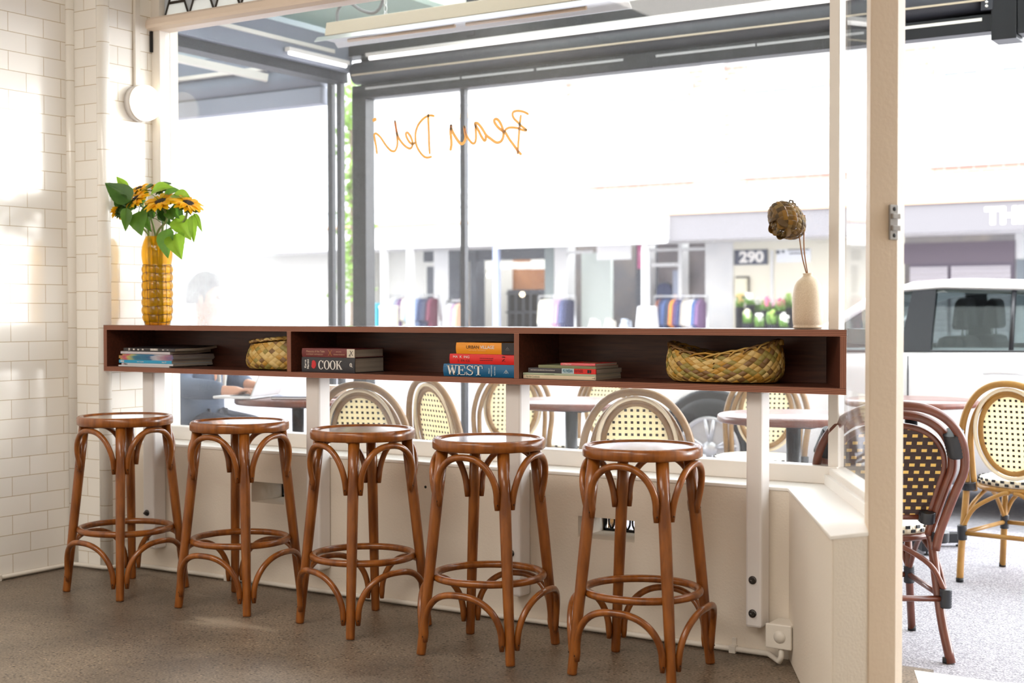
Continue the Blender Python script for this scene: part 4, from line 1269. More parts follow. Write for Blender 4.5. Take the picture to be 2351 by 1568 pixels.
sunflower('right sunflower tilted towards the window, underside showing', 432, 468, 4.20, (.52, -.16, .84), .080, (.02, .0, .03, .0),
          [(402, 538, 416, 594, 42, 4.20, 4.17, (.4, -.8, .3), 1), (403, 500, 438, 550, 36, 4.22, 4.2, (.3, -.8, .5), 1), (441, 494, 445, 557, 18, 4.22, 4.23, (.6, -.7, .2), 1), (446, 490, 464, 532, 12, 4.24, 4.25, (.6, -.7, .3), 1), (398, 446, 436, 452, 30, 4.2, 4.19, (.1, -.6, .8), 1), (398, 470, 410, 502, 28, 4.22, 4.21, (-.2, -.9, .3), 0)])
sunflower('upper left sunflower peeking over the front left one', 320, 434, 4.25, (-.05, -.5, .86), .06, (-.01, .02, -.02, .015),
          [(300, 484, 296, 446, 38, 4.25, 4.24, (-.1, -.9, .2), 2), (326, 470, 340, 440, 30, 4.26, 4.25, (.1, -.9, .3), 0), (292, 436, 267, 405, 18, 4.22, 4.21, (.4, -.7, .5), 1), (330, 436, 352, 424, 26, 4.24, 4.24, (.1, -.5, .8), 2)], npet=15)
sunflower('small sunflower half hidden behind the top middle leaf', 366, 430, 4.27, (.1, -.5, .86), .05, (.01, .02, .01, .02),
          [(352, 440, 392, 420, 28, 4.25, 4.24, (.1, -.5, .8), 2), (372, 452, 412, 436, 30, 4.24, 4.22, (.2, -.7, .6), 0), (352, 500, 342, 468, 30, 4.26, 4.25, (-.1, -.9, .3), 0), (384, 506, 374, 470, 34, 4.27, 4.26, (.1, -.9, .2), 2), (408, 500, 412, 462, 30, 4.26, 4.25, (.2, -.9, .2), 2), (370, 470, 392, 520, 26, 4.27, 4.28, (.2, -.9, .2), 2)], npet=14)
sunflower('far left sunflower mostly hidden behind the dark leaves', 272, 484, 4.135, (-.85, .1, .45), .042, (-.025, .0, -.035, .0),
          [(284, 468, 264, 448, 30, 4.13, 4.11, (.1, -.8, .5), 2)], npet=13)

# ================================================================ outside: ground, our facade, awning
GZ, RZ = -.06, -.07
m, t, N, L, b = nt('pavement_asphalt')
tc = N.new('ShaderNodeTexCoord')
nz = N.new('ShaderNodeTexNoise'); nz.inputs['Scale'].default_value = 160; nz.inputs['Detail'].default_value = 3
vo = N.new('ShaderNodeTexVoronoi'); vo.inputs['Scale'].default_value = 90
rp = N.new('ShaderNodeValToRGB'); rp.color_ramp.elements[0].position = .35; rp.color_ramp.elements[0].color = lin(112, 110, 116); rp.color_ramp.elements[1].position = .65; rp.color_ramp.elements[1].color = lin(182, 178, 184)
L.new(tc.outputs['Object'], nz.inputs['Vector']); L.new(nz.outputs['Fac'], rp.inputs[0]); L.new(rp.outputs[0], b.inputs['Base Color'])
b.inputs['Roughness'].default_value = .85
bp = N.new('ShaderNodeBump'); bp.inputs['Strength'].default_value = .5; bp.inputs['Distance'].default_value = .004
L.new(tc.outputs['Object'], vo.inputs['Vector']); L.new(vo.outputs['Distance'], bp.inputs['Height']); L.new(bp.outputs[0], b.inputs['Normal'])
M['pavement'] = m
struct('pavement', MB().box(-30, 12, 4.36, 7.75, -.3, GZ).box(-30, 12, 20.2, 30, -.3, GZ), M['pavement'])
struct('road', MB().box(-40, 20, 7.75, 20.2, -.4, RZ), mat('road_asphalt', lin(150, 148, 152), .85, var=lin(124, 122, 128), vs=30))
# the upper floors of our own building shade the pavement
struct('wall_facade', MB().box(-12, 6, 4.3, 4.6, CEIL, 6.6).box(-12, PX, OY, OY + .1, 0, CEIL).box(2.8, 6, 4.3, 4.5, 0, CEIL), M['wall_paint'])

FYF = 7.3                                    # front line of the awning frame
aw = thing('awning_frame', 'charcoal steel awning frame with blind cassettes over the street seating', 'awning', (-4, FYF, GZ))
def px_fr(px, py): return at(px, py, y=FYF)
ch, ch2 = M['charcoal'], M['charcoal2']
obj('corner_post', MB().box(-5.885, -5.77, FYF - .05, FYF + .05, GZ, 2.62), ch, aw, bevel=.004)
obj('side_post', MB().box(-6.125, -6.085, FYF - .02, FYF + .02, GZ, 2.75), ch2, aw)
obj('side_post', MB().box(-6.045, -6.005, FYF - .02, FYF + .02, GZ, 2.75), ch2, aw)
obj('mullion', MB().box(-5.02, -4.985, FYF - .02, FYF + .02, GZ, 2.6), ch2, aw)
cx0, cx1 = -5.885, -1.70
obj('blind_bottom_rail', MB().box(cx0, cx1, FYF - .05, FYF + .05, 2.575, 2.665), ch, aw, bevel=.004)
obj('blind_roll', MB().tube([(cx0, FYF, 2.755), (cx1 + .04, FYF, 2.755)], .075, 24), ch2, aw)
obj('roll_cover', MB().box(cx0, cx1, FYF + .05, FYF + .09, 2.60, 2.98), ch, aw)
obj('top_beam', MB().box(-6.15, 0.5, FYF - .04, FYF + .1, 2.868, 2.985), ch, aw, bevel=.003)
obj('trim_line', MB().box(cx0 + .02, cx1 - .03, FYF - .082, FYF - .072, 2.728, 2.738), M['heater'], aw)
for a, b_ in ((850, 1066), (1071, 1235), (1242, 1440), (1515, 1742), (1746, 1990)):
    obj('rail_strip', MB().box(at(a, 200, y=FYF).x, at(b_, 160, y=FYF).x, FYF - .054, FYF - .049, 2.632, 2.646), mat('pale_strip', lin(170, 170, 172), .5) if a == 850 else bpy.data.materials['pale_strip'], aw)
obj('rail_strip', MB().box(at(2052, 70, y=FYF).x, at(2260, 60, y=FYF).x, FYF - .054, FYF - .049, 2.632, 2.648), M['white_ink'], aw)
obj('drop_bracket', MB().box(-1.70, -1.575, FYF - .07, FYF + .09, 2.525, 3.2), ch, aw, bevel=.004)
obj('drop_bracket', MB().box(-1.57, -1.45, FYF - .07, FYF + .09, 2.545, 3.2), ch, aw, bevel=.004)
for x in (-1.72, -1.47):
    bo = MB()
    for dz in (0, .02):
        bo.lathe([(.001, 0), (.007, 0), (.007, .008), (.001, .008)], 10, fn=lambda u, v, q, x=x, dz=dz: (x + u, FYF - .076 - q, 2.70 + dz + v))
    obj('bracket_clip', MB().box(x - .03, x + .03, FYF - .076, FYF - .05, 2.68, 2.74), ch2, aw, bevel=.002)
    obj('bolt', bo, M['white_ink'], aw)
for x, y in ((-5.93, FYF), (-4.92, FYF - .02)):
    obj('hanger_post', MB().box(x - .03, x + .03, y - .03, y + .03, 2.9, 3.5), ch, aw)
# side cassette along the left of the seating
obj('side_beam', MB().box(-6.15, -5.92, 4.65, FYF, 2.765, 2.985), mat('grey_blue_cassette', lin(136, 142, 158), .5), aw, bevel=.004)
obj('side_rail', MB().box(-6.09, -5.96, 4.65, FYF, 2.70, 2.765), ch2, aw)
obj('side_trim', MB().box(-5.92, -5.905, 4.7, FYF - .2, 2.865, 2.89), M['white_ink'], aw)
sl = thing('strip_light', 'long white fluorescent batten along the underside of the front awning beam', 'light', (-3.7, FYF - .06, 2.84))
obj('batten', MB().box(-5.74, -1.72, FYF - .085, FYF - .045, 2.845, 2.868), M['steel_white'], sl)
obj('tube', MB().tube([(-5.72, FYF - .065, 2.834), (-1.74, FYF - .065, 2.834)], .013, 12), M['tube_light'], sl)
s2l = thing('strip_light', 'short white fluorescent batten at the left corner of the awning', 'light', (-5.84, 6.9, 2.9))
obj('batten', MB().box(-5.90, -5.86, 6.6, 7.2, 2.80, 2.825), M['steel_white'], s2l)
obj('tube', MB().tube([(-5.88, 6.62, 2.79), (-5.88, 7.18, 2.79)], .013, 12), M['tube_light'], s2l)
# roof of corrugated translucent sheet
rf = MB()
nx = 260
x0r, x1r = -6.3, .6
vs_r = []
for i in range(nx + 1):
    x = x0r + (x1r - x0r) * i / nx
    zz = 3.42 + .016 * math.sin(2 * PI * x / .076)
    vs_r += [(x, 4.62, zz + .12), (x, FYF + .25, zz)]
rf.add(vs_r, [(2 * i, 2 * i + 1, 2 * i + 3, 2 * i + 2) for i in range(nx)], 0, True)
roof = obj('awning_roof', rf, mat('translucent_roofing', lin(244, 248, 246), .5, transl=.85), None, solid=.004)
tag(roof, 'corrugated translucent roofing above the street seating', 'roof')
for y in (5.4, 6.6):
    obj('rafter', MB().box(-6.2, .5, y - .03, y + .03, 3.30, 3.40), ch2, aw)
obj('soffit_panel', MB().box(-6.05, -5.05, 5.75, FYF - .06, 3.06, 3.09), mat('pale_green_panel', lin(186, 200, 192), .6, transl=.3), aw)
obj('fascia_board', MB().box(-6.2, .5, FYF + .1, FYF + .14, 3.0, 3.4), M['white_paint'], aw)

# heater hanging on chains
hy, hz = 5.9, 2.64
hx0, hx1 = at(765, 90, y=hy).x, at(1420, 5, y=hy).x
hb = thing('patio_heater', 'long beige radiant heater hanging on chains under the awning', 'heater', ((hx0 + hx1) / 2, hy, hz))
obj('housing', MB().prism([(-.075, .02), (.075, .02), (.06, .095), (-.06, .095)], hx0, hx1, fn=lambda a, b_, c: (c, hy + a, hz + b_)), M['heater'], hb, bevel=.004)
obj('reflector', MB().prism([(-.105, -.012), (-.075, .018), (.075, .018), (.105, -.012), (.098, -.012), (.07, .012), (-.07, .012), (-.098, -.012)], hx0 - .05, hx1 + .02, fn=lambda a, b_, c: (c, hy + a, hz + b_)), M['alu'], hb)
for f0, f1 in ((.06, .46), (.5, .9)):
    obj('heating_element', MB().tube([(hx0 + (hx1 - hx0) * f0, hy, hz - .004), (hx0 + (hx1 - hx0) * f1, hy, hz - .004)], .010, 10), mat('element_quartz', lin(190, 160, 130), .3) if f0 < .1 else bpy.data.materials['element_quartz'], hb)
for px in (885, 1330):
    cxh = at(px, 40, y=hy).x
    cn = MB()
    for i in range(17):
        zc = hz + .105 + i * .034
        pts = []
        for k_ in range(10):
            a = 2 * PI * k_ / 10
            u, v = .009 * math.cos(a), .021 * math.sin(a)
            pts.append((cxh + (u if i % 2 else 0), hy + (0 if i % 2 else u), zc + v))
        cn.tube(pts, .0032, 6, closed=True)
    obj('chain', cn, M['alu'], hb)
    obj('hook_plate', MB().prism([(-.02, 0), (.02, 0), (.006, .03), (-.006, .03)], -.002, .002, fn=lambda a, b_, c, cxh=cxh: (cxh + a, hy + c, hz + .092 + b_)), M['alu'], hb)
obj('flex_cable', MB().tube(smooth_path([(hx0 + .03, hy, hz + .09), (hx0 + .035, hy, hz + .17), (hx0 + .1, hy, hz + .21), (hx0 + .2, hy, hz + .15), (hx0 + .3, hy, hz + .13), (hx0 + .345, hy + .01, hz + .22), (hx0 + .33, hy + .02, hz + .5), (hx0 + .33, hy + .02, hz + .78)], 6), .009, 8), mat('grey_flex', lin(120, 120, 124), .5), hb)

# the next bay of the awning, further left
nb = thing('awning_frame', 'grey blue awning frame of the next bay, beyond the left corner post', 'awning', (-8.6, FYF, 0))
gb = bpy.data.materials['grey_blue_cassette']
xa_, xb_ = -11.5, -6.16
obj('blind_bottom_rail', MB().box(xa_, xb_, FYF - .05, FYF + .05, 2.575, 2.69), gb, nb, bevel=.004)
obj('blind_roll', MB().tube([(xa_, FYF, 2.77), (xb_, FYF, 2.77)], .08, 20), gb, nb)
obj('top_beam', MB().box(xa_, xb_, FYF - .04, FYF + .1, 2.87, 2.985), gb, nb, bevel=.003)
obj('batten', MB().box(xa_, xb_ - .3, FYF - .09, FYF - .045, 2.842, 2.868), M['white_paint'], nb)
obj('post', MB().box(-7.60, -7.53, FYF - .2, FYF - .13, 2.2, 3.3), M['white_paint'], nb)
obj('rafter', MB().bar((-7.5, 5.9, 3.02), (-6.6, 7.2, 2.78), .05, .05), M['white_paint'], nb)
obj('roof_sheet', MB().box(-11.5, -6.3, 4.7, FYF + .2, 3.36, 3.40), mat('pale_canopy_sheet', lin(206, 214, 214), .5, transl=.5), nb)
obj('panel', MB().box(-11.5, -6.2, FYF + .1, FYF + .14, 2.985, 3.36), mat('pale_grey_panel', lin(196, 204, 208), .6, transl=.3), nb)

# ================================================================ bistro chairs, tables
TAN = mat('tan_rattan_tube', lin(124, 92, 52), .35, var=lin(146, 112, 68), vs=1, stretch=(14, 14, 14))
TAN2 = mat('tan_rattan_light', lin(176, 132, 62), .35, var=lin(156, 112, 52), vs=1, stretch=(14, 14, 14))
BRN = mat('brown_rattan_tube', lin(92, 46, 30), .3, var=lin(112, 58, 38), vs=1, stretch=(14, 14, 14), coat=.2)
CREAM = mat('cream_piping', lin(238, 226, 200), .45)
BIND = mat('black_binding', lin(34, 36, 42), .4)
WV_T = grid_mat('cream_dotted_weave', lin(255, 247, 218), lin(40, 34, 32), .0245, (.44, .42), transl=.5)
WV_B = grid_mat('brown_yellow_weave', lin(56, 34, 30), lin(240, 200, 110), .036, (.5, .42), stagger=True, transl=.12, bz=.72)
SEAT_T = grid_mat('cream_seat_weave', lin(240, 232, 212), lin(226, 214, 190), .02, (.5, .5), axes=(0, 1))
RUB = mat('black_rubber', lin(22, 22, 24), .6)
def make_chair(label, tube, weave_, inner, group, side=0.0):
    t_ = thing('bistro_chair', label, 'chair', group=group)
    H = .905
    def lean(z): return -.185 - .10 * max(0, (z - .42)) - .07 * max(0, (z - .42)) ** 2 / .48     # y of the back plane at height z
    P = lambda x, z, o=0: (x, lean(z) + o, z)
    if side:
        lean = lambda z: -.185 - .30 * max(0, (z - .42)) - .10 * max(0, (z - .42)) ** 2 / .48
        P = lambda x, z, o=0: (x, lean(z) + o, z)
        def shield(k, zb, top):
            pts = []
            zs = .665
            for i in range(5):
                z = zb + (zs - zb) * i / 4
                pts.append((-(.168 + (.238 - .168) * max(0, (z - .40)) / (zs - .40)) * k, z))
            for i in range(1, 12):
                th = PI - PI * i / 12
                pts.append((.238 * k * math.copysign(abs(math.cos(th)) ** .85, math.cos(th)), zs + (top - zs) * math.sin(th) ** .9))
            return pts + [(-x, z) for x, z in pts[:5]][::-1]
        P2 = lambda pr_, o: [P(x, z, o) for x, z in pr_]
        leg_ = [(.215, -.275, 0), (.190, -.235, .16), (.172, lean(.40) + .004, .40)]
        mid_ = P2(shield(.91, .44, H - .045), .006)
        obj('back_hoop', MB().tube(smooth_path(P2(shield(1.04, .38, H - .012), -.034), 4), .0155, 12), tube, t_, local=True)
        obj('inner_hoop', MB().tube(smooth_path([(-x, y, z) for x, y, z in leg_] + mid_ + leg_[::-1], 4), .0165, 12), tube, t_, local=True)
        obj('backrest_ring', MB().tube(smooth_path(P2(shield(.80, .50, H - .085), .012), 3), .0105, 10), tube, t_, local=True)
        pn = MB()
        sh_p = shield(.79, .50, H - .09)
        n = len(sh_p)
        for o in (.006, .014):
            vs = [P(x * k_, .50 + (z - .50) * (1 if k_ else 1), o) for k_ in (1, .66, .33) for x, z in sh_p]
            vs2 = []
            hlf = n // 2
            for i in range(hlf + 1):
                (xa, za), (xb, zb_) = sh_p[i], sh_p[n - 1 - i]
                vs2 += [P(xa + (xb - xa) * j / 6, za, o) for j in range(7)]
            pn.add(vs2, [(i * 7 + j, i * 7 + j + 1, (i + 1) * 7 + j + 1, (i + 1) * 7 + j) for i in range(hlf) for j in range(6)], 0, False)
        obj('backrest', pn, weave_, t_, local=True)
    else:
        # outer hoop continues down to the rear feet
        hoop = [(-.205, -.265, .0), (-.205, -.245, .16), (-.207, lean(.44), .44)]
        for a in range(0, 13):
            th = PI - PI * a / 12
            x, z = .222 * math.copysign(abs(math.cos(th)) ** .9, math.cos(th)), .60 + (H - .60 - .016) * math.sin(th) ** .95
            hoop.append(P(x, z))
        hoop += [(.207, lean(.44), .44), (.205, -.245, .16), (.205, -.265, .0)]
        obj('back_hoop', MB().tube(smooth_path(hoop, 4), .0155, 12), tube, t_, local=True)
        ih = [(-.176, lean(.40) + .012, .40)]
        for a in range(0, 13):
            th = PI - PI * a / 12
            x, z = .186 * math.copysign(abs(math.cos(th)) ** .92, math.cos(th)), .60 + (H - .60 - .05) * math.sin(th)
            ih.append(P(x, z, .014))
        ih.append((.176, lean(.40) + .012, .40))
        obj('inner_hoop', MB().tube(smooth_path(ih, 4), .0135, 10), tube, t_, local=True)
        cz, rw, rh = .665, .125, .165
        def oval(sx, o, n=48): return [P(sx * rw * math.cos(2 * PI * i / n), cz + (rh + (sx - 1) * rw) * math.sin(2 * PI * i / n), o) for i in range(n)]
        obj('piping_ring', MB().tube(oval(1.27, .002), .0085, 8, closed=True), inner, t_, local=True)
        obj('backrest_ring', MB().tube(oval(1.10, .016), .0135, 10, closed=True), tube, t_, local=True)
        pn = MB()
        for o in (.010, .018):
            n, base = 40, len(pn.v)
            vs = [P(rw * 1.06 * r * math.cos(2 * PI * i / n), cz + rh * 1.04 * r * math.sin(2 * PI * i / n), o) for r in (.001, .35, .7, 1) for i in range(n)]
            pn.add(vs, [(j * n + i, j * n + (i + 1) % n, (j + 1) * n + (i + 1) % n, (j + 1) * n + i) for j in range(3) for i in range(n)], 0, False)
        obj('backrest', pn, weave_, t_, local=True)
    # seat
    def sr(a, k=1.0):
        return (.222 * k * math.cos(a), .02 + .215 * k * math.sin(a))
    st = MB()
    prof = [(0.001, .462), (.5, .463), (.85, .460), (.97, .452), (1.0, .440), (.97, .425), (.0011, .420)]
    n = 40
    vs = [(sr(2 * PI * i / n, r)[0], sr(2 * PI * i / n, r)[1], z_) for r, z_ in prof for i in range(n)]
    st.add(vs, [(j * n + i, j * n + (i + 1) % n, (j + 1) * n + (i + 1) % n, (j + 1) * n + i) for j in range(len(prof) - 1) for i in range(n)], 0, True)
    obj('seat', st, SEAT_T, t_, local=True)
    dt = MB()
    for i in range(30):
        a = 2 * PI * (i + .5) / 30
        for k_, z_ in ((.985, .450), (.992, .436)):
            a2 = a + (.1 if z_ < .44 else 0)
            x, y = sr(a2, k_ + .012)
            d = Vector((-math.sin(a2), math.cos(a2), 0)) * .008
            dt.bar(Vector((x, y, z_)) - d, Vector((x, y, z_)) + d, .006, .011)
    obj('seat_edge_weave', dt, BIND, t_, local=True)
    obj('seat_ring', MB().tube([(sr(2 * PI * i / 40, .97)[0], sr(2 * PI * i / 40, .97)[1], .412) for i in range(40)], .0125, 10, closed=True), tube, t_, local=True)
    for s in (-1, 1):
        obj('front_leg', MB().tube([(s * .165, .165, .415), (s * .180, .195, .2), (s * .195, .215, .0)], .0145, 12), tube, t_, local=True)
        br = MB()
        for p in ([(s * .205, -.235, .235), (s * .195, -.16, .33), (s * .17, -.05, .395), (s * .17, .0, .405)], [(s * .178, .190, .235), (s * .185, .12, .33), (s * .185, .03, .395), (s * .18, .0, .405)]):
            br.tube(smooth_path(p, 5), .0095, 8)
        obj('side_brace', br, tube, t_, local=True)
        obj('side_stretcher', MB().tube([(s * .205, -.24, .215), (s * .179, .195, .215)], .0105, 8), tube, t_, local=True)
    for y, w_ in ((-.24, .205), (.195, .179)):
        obj('stretcher', MB().tube([(-w_, y, .215), (w_, y, .215)], .0105, 8), tube, t_, local=True)
        br = MB()
        for s in (-1, 1):
            br.tube(smooth_path([(s * w_, y, .235), (s * w_ * .75, y * .95, .33), (s * .05, y * .85, .395), (s * .01, y * .85, .405)], 5), .0095, 8)
        obj('brace', br, tube, t_, local=True)
    def wrap(a, c, r):
        a, c = Vector(a), Vector(c)
        n = 7
        mb = MB()
        pts, rs = [], []
        for i in range(n * 2 + 1):
            pts.append(a.lerp(c, i / (n * 2))); rs.append(r * (1 if i % 2 else .93))
        mb.tube(pts, rs, 12)
        return mb
    for s in (-1, 1):
        obj('binding', wrap((s * .205, -.238, .185), (s * .205, -.243, .25), .0215), BIND, t_, local=True)
        obj('binding', wrap((s * .180, .197, .185), (s * .178, .193, .25), .0205), BIND, t_, local=True)
        obj('binding', wrap((s * .196, -.188, .405), (s * .196, -.192, .44), .033), BIND, t_, local=True)
        if side:
            obj('binding', wrap(P(s * .226, .72, -.012), P(s * .200, .80, -.012), .036), BIND, t_, local=True)
            obj('binding', wrap(P(s * .150, .475, .006), P(s * .150, .515, .006), .030), BIND, t_, local=True)
            obj('binding', wrap(P(s * .120, .492, .012), P(s * .165, .492, .010), .017), BIND, t_, local=True)
        obj('foot_cap', MB().lathe([(.001, 0), (.0165, 0), (.0165, .018), (.001, .018)], 12, c=(s * .205, -.265, 0)), RUB, t_, local=True)
        obj('foot_cap', MB().lathe([(.001, 0), (.0155, 0), (.0155, .018), (.001, .018)], 12, c=(s * .195, .215, 0)), RUB, t_, local=True)
    if side:
        obj('backrest_rail', MB().tube([P(-.155, .492, .012), P(.155, .492, .012)], .012, 10), tube, t_, local=True)
    return t_
CG = 'bistro chairs on the pavement'
tan0 = make_chair('', TAN, WV_T, CREAM, CG)
def put_chair(src, label, x, y, deg, first=False):
    o = src if first else copy_tree(src)
    o.location = (x, y, GZ + .0015)
    o.rotation_euler = (0, 0, math.radians(deg))
    o['label'] = label
    return o
def chair_at(px, d, deg): 
    p = at(px, 900, d=d); return p.x, p.y, deg
put_chair(tan0, 'tan rattan bistro chair outside behind the middle stool, back against the window', *chair_at(874, 6.2, 16), first=True)
put_chair(tan0, 'tan bistro chair turned sideways between middle and fourth stool, behind the glass', *chair_at(1084, 6.56, -22))
put_chair(tan0, 'tan bistro chair seen from behind right above the nearest stool', *chair_at(1478, 5.65, 20))
put_chair(tan0, 'tan bistro chair half hidden behind the third shelf post, further out', *chair_at(1165, 7.5, 205))
put_chair(tan0, 'tan bistro chair beyond the dark round table, left of the nearest chair back', *chair_at(1338, 7.85, 170))
put_chair(tan0, 'tan bistro chair behind the rightmost shelf post at the round table', *chair_at(1740, 7.1, 190))
put_chair(tan0, 'tan bistro chair under the seated person at the left table', -5.545, 5.44, -78)
j = put_chair(tan0, 'light tan bistro chair at the right picture edge, seen through the open door', *chair_at(2362, 6.15, -8))
for c in j.children:
    if c.data.materials[0] is TAN:
        c.data = c.data.copy(); c.data.materials[0] = TAN2
brown = make_chair('dark brown bistro chair with yellow and brown woven back, just outside the door', BRN, WV_B, BRN, CG, side=1.0)
# wider oval back for the brown chair
put_chair(brown, brown['label'], -1.555, 4.875, 29, first=True)

TW = mat('table_wood', lin(112, 58, 40), .3, var=lin(92, 46, 32), vs=1, stretch=(4, 40, 10), coat=.3)
def table(x, y, label, first=None):
    if first is not None:
        o = copy_tree(first)
    else:
        o = thing('cafe_table', label, 'table', group='round cafe tables on the pavement')
        obj('tabletop', MB().lathe([(.001, .722), (.325, .722), (.331, .728), (.331, .748), (.325, .754), (.001, .754)], 56), TW, o, local=True)
        obj('pedestal', MB().lathe([(.032, .05), (.032, .70), (.001, .70)], 24), M['charcoal'], o, local=True)
        obj('top_plate', MB().box(-.13, .13, -.13, .13, .704, .722), M['charcoal'], o, local=True)
        ba = MB()
        for a in (.6, .6 + PI / 2):
            ba.bar((-.27 * math.cos(a), -.27 * math.sin(a), .045), (.27 * math.cos(a), .27 * math.sin(a), .045), .06, .05)
        obj('cross_base', ba, M['charcoal'], o, local=True, bevel=.004)
        for k_ in range(4):
            a = .6 + k_ * PI / 2
            obj('foot', MB().lathe([(.001, 0), (.016, 0), (.016, .006), (.005, .008), (.005, .024), (.001, .024)], 12, c=(.25 * math.cos(a), .25 * math.sin(a), 0)), RUB, o, local=True)
    o.location = (x, y, GZ + .001)
    o['label'] = label
    return o
def xy(px, d): 
    p = at(px, 930, d=d); return p.x, p.y
t0 = table(*xy(684, 7.25), 'round dark wood cafe table with the laptops on it, outside left')
table(*xy(1312, 6.95), 'round dark wood cafe table just right of the third shelf post, outside', t0)
table(*xy(1822, 6.0), 'round dark wood cafe table right outside the rightmost shelf post', t0)
table(*xy(2092, 7.0), 'round dark wood cafe table partly hidden behind the brown chair and door jamb', t0)
TZ = GZ + .7558

# ---------------- things on the left table
p = at(560, 915, z=TZ); q = at(700, 918, z=TZ)
lx_, ly_ = at(566, 917, d=7.2).x, at(566, 917, d=7.2).y
lp = thing('laptop', 'silver laptop open in front of the seated person', 'laptop', (lx_, ly_, TZ), math.radians(-76))
LG = mat('silver_laptop', lin(226, 228, 232), .4)
obj('base', MB().box(-.155, .155, -.11, .11, .002, .016), LG, lp, bevel=.004, local=True)
obj('keyboard', MB().box(-.135, .135, -.02, .09, .0162, .0185), M['black_ink'], lp, local=True)
obj('lid', MB().bar((0, .112, .016), (0, .20, .216), .31, .007, up=(0, 1, .4)), LG, lp, bevel=.002, local=True)
obj('screen', MB().bar((0, .1065, .026), (0, .190, .208), .285, .003, up=(0, 1, .4)), mat('screen_glass', lin(40, 44, 54), .15), lp, local=True)
c2 = at(686, 914, d=7.1)
l2 = thing('laptop', 'closed silver laptop lying flat on the same table', 'laptop', (c2.x, c2.y, TZ), math.radians(28))
obj('base', MB().box(-.125, .125, -.085, .085, .001, .011), LG, l2, bevel=.004, local=True)
obj('lid', MB().box(-.125, .125, -.085, .085, .0115, .018), mat('blue_grey_lid', lin(150, 156, 176), .35, .2), l2, bevel=.003, local=True)
c3 = at(775, 912, d=7.25)
bx = thing('takeaway_box', 'small cream cardboard box with orange label at the table edge behind the second post', 'box', (c3.x, c3.y, TZ), .3)
obj('body', MB().box(-.07, .07, -.045, .045, .001, .055), mat('cream_card', lin(240, 222, 200), .6), bx, bevel=.004, local=True)
obj('label', MB().box(-.0712, -.035, -.0465, .0465, .012, .058), mat('orange_label', lin(240, 130, 90), .6), bx, local=True)
obj('lid', MB().box(-.073, .073, -.048, .048, .0555, .062), bpy.data.materials['cream_card'], bx, local=True)

# ================================================================ the seated person
def skin_obj(name, verts, edges, radii, mat_, parent, root=0, sub=2):
    me = bpy.data.meshes.new(name)
    off = BASE[parent.name]
    me.from_pydata([Vector(v) - off for v in verts], edges, [])
    o = bpy.data.objects.new(name, me); COL.objects.link(o); o.parent = parent
    sk = o.modifiers.new('skin', 'SKIN'); sk.use_smooth_shade = True
    for i, r in enumerate(radii):
        e = me.skin_vertices[0].data[i]
        e.radius = r if isinstance(r, tuple) else (r, r)
        e.use_root = (i == root)
    sb_ = o.modifiers.new('sub', 'SUBSURF'); sb_.levels = sub; sb_.render_levels = sub
    me.materials.append(mat_)
    return o
ps = thing('person', 'person in a grey jacket sitting at the left table typing on a laptop', 'person', (-5.51, 5.45, GZ))
fwd = Vector((math.sin(math.radians(78)), math.cos(math.radians(78)), 0))      # the person looks along this
lft = Vector((-fwd.y, fwd.x, 0))
O = Vector((-5.51, 5.45, GZ))
pp = lambda f, l, z: tuple(O + fwd * f + lft * l + Vector((0, 0, z)))
SKIN = mat('skin', lin(214, 160, 132), .5)
hand_t = at(568, 899, d=7.18)
def local(v): 
    d = Vector(v) - O
    return d.dot(fwd), d.dot(lft), d.z
hf, hl, hz_ = local(hand_t)
wr_ = (hf - .115, hl + .0, hz_ + .002)
body_v, body_e, body_r = [], [], []
def bv(p, r, link=None):
    body_v.append(pp(*p)); body_r.append(r)
    if link is not None: body_e.append((link, len(body_v) - 1))
    return len(body_v) - 1
i0 = bv((-.02, 0, .52), (.15, .11))
i1 = bv((-.02, 0, .70), (.125, .10), i0); i2 = bv((.0, 0, .90), (.15, .105), i1); i3 = bv((.02, 0, 1.06), (.10, .075), i2)
i4 = bv((.045, 0, 1.13), .055, i3); i5 = bv((.07, 0, 1.20), (.075, .085), i4); i6 = bv((.075, 0, 1.29), (.08, .10), i5); i7 = bv((.06, 0, 1.36), (.06, .075), i6)
for s in (1, -1):
    a = bv((.0, s * .17, 1.01), .055, i3)
    if s < 0:
        b_ = bv((.05, s * .235, .80), .046, a); c_ = bv(wr_[:1] + (wr_[1],) + (wr_[2],), (.028, .022), b_)
        pal = bv((hf - .055, hl, hz_ - .004), (.040, .016), c_)
        base_h = (hf, hl, hz_)
        palm = pal
    else:
        b_ = bv((.06, s * .23, .82), .046, a); c_ = bv((.26, s * .12, .80), .03, b_)
        pl2 = bv((.33, s * .10, .79), (.036, .016), c_)
        for k_ in range(4):
            f1 = bv((.365, s * .10 + (k_ - 1.5) * .02, .79), .009, pl2); f2 = bv((.395, s * .10 + (k_ - 1.5) * .021, .782), .0085, f1); bv((.412, s * .10 + (k_ - 1.5) * .021, .772), .0075, f2)
        f1 = bv((.33, s * .055, .785), .011, pl2); bv((.352, s * .045, .779), .009, f1)
    h = bv((.10, s * .09, .563), .06, i0); k2 = bv((.34, s * .11, .555), .05, h); an = bv((.30, s * .13, .10), .035, k2); bv((.41, s * .14, .04), (.038, .03), an)
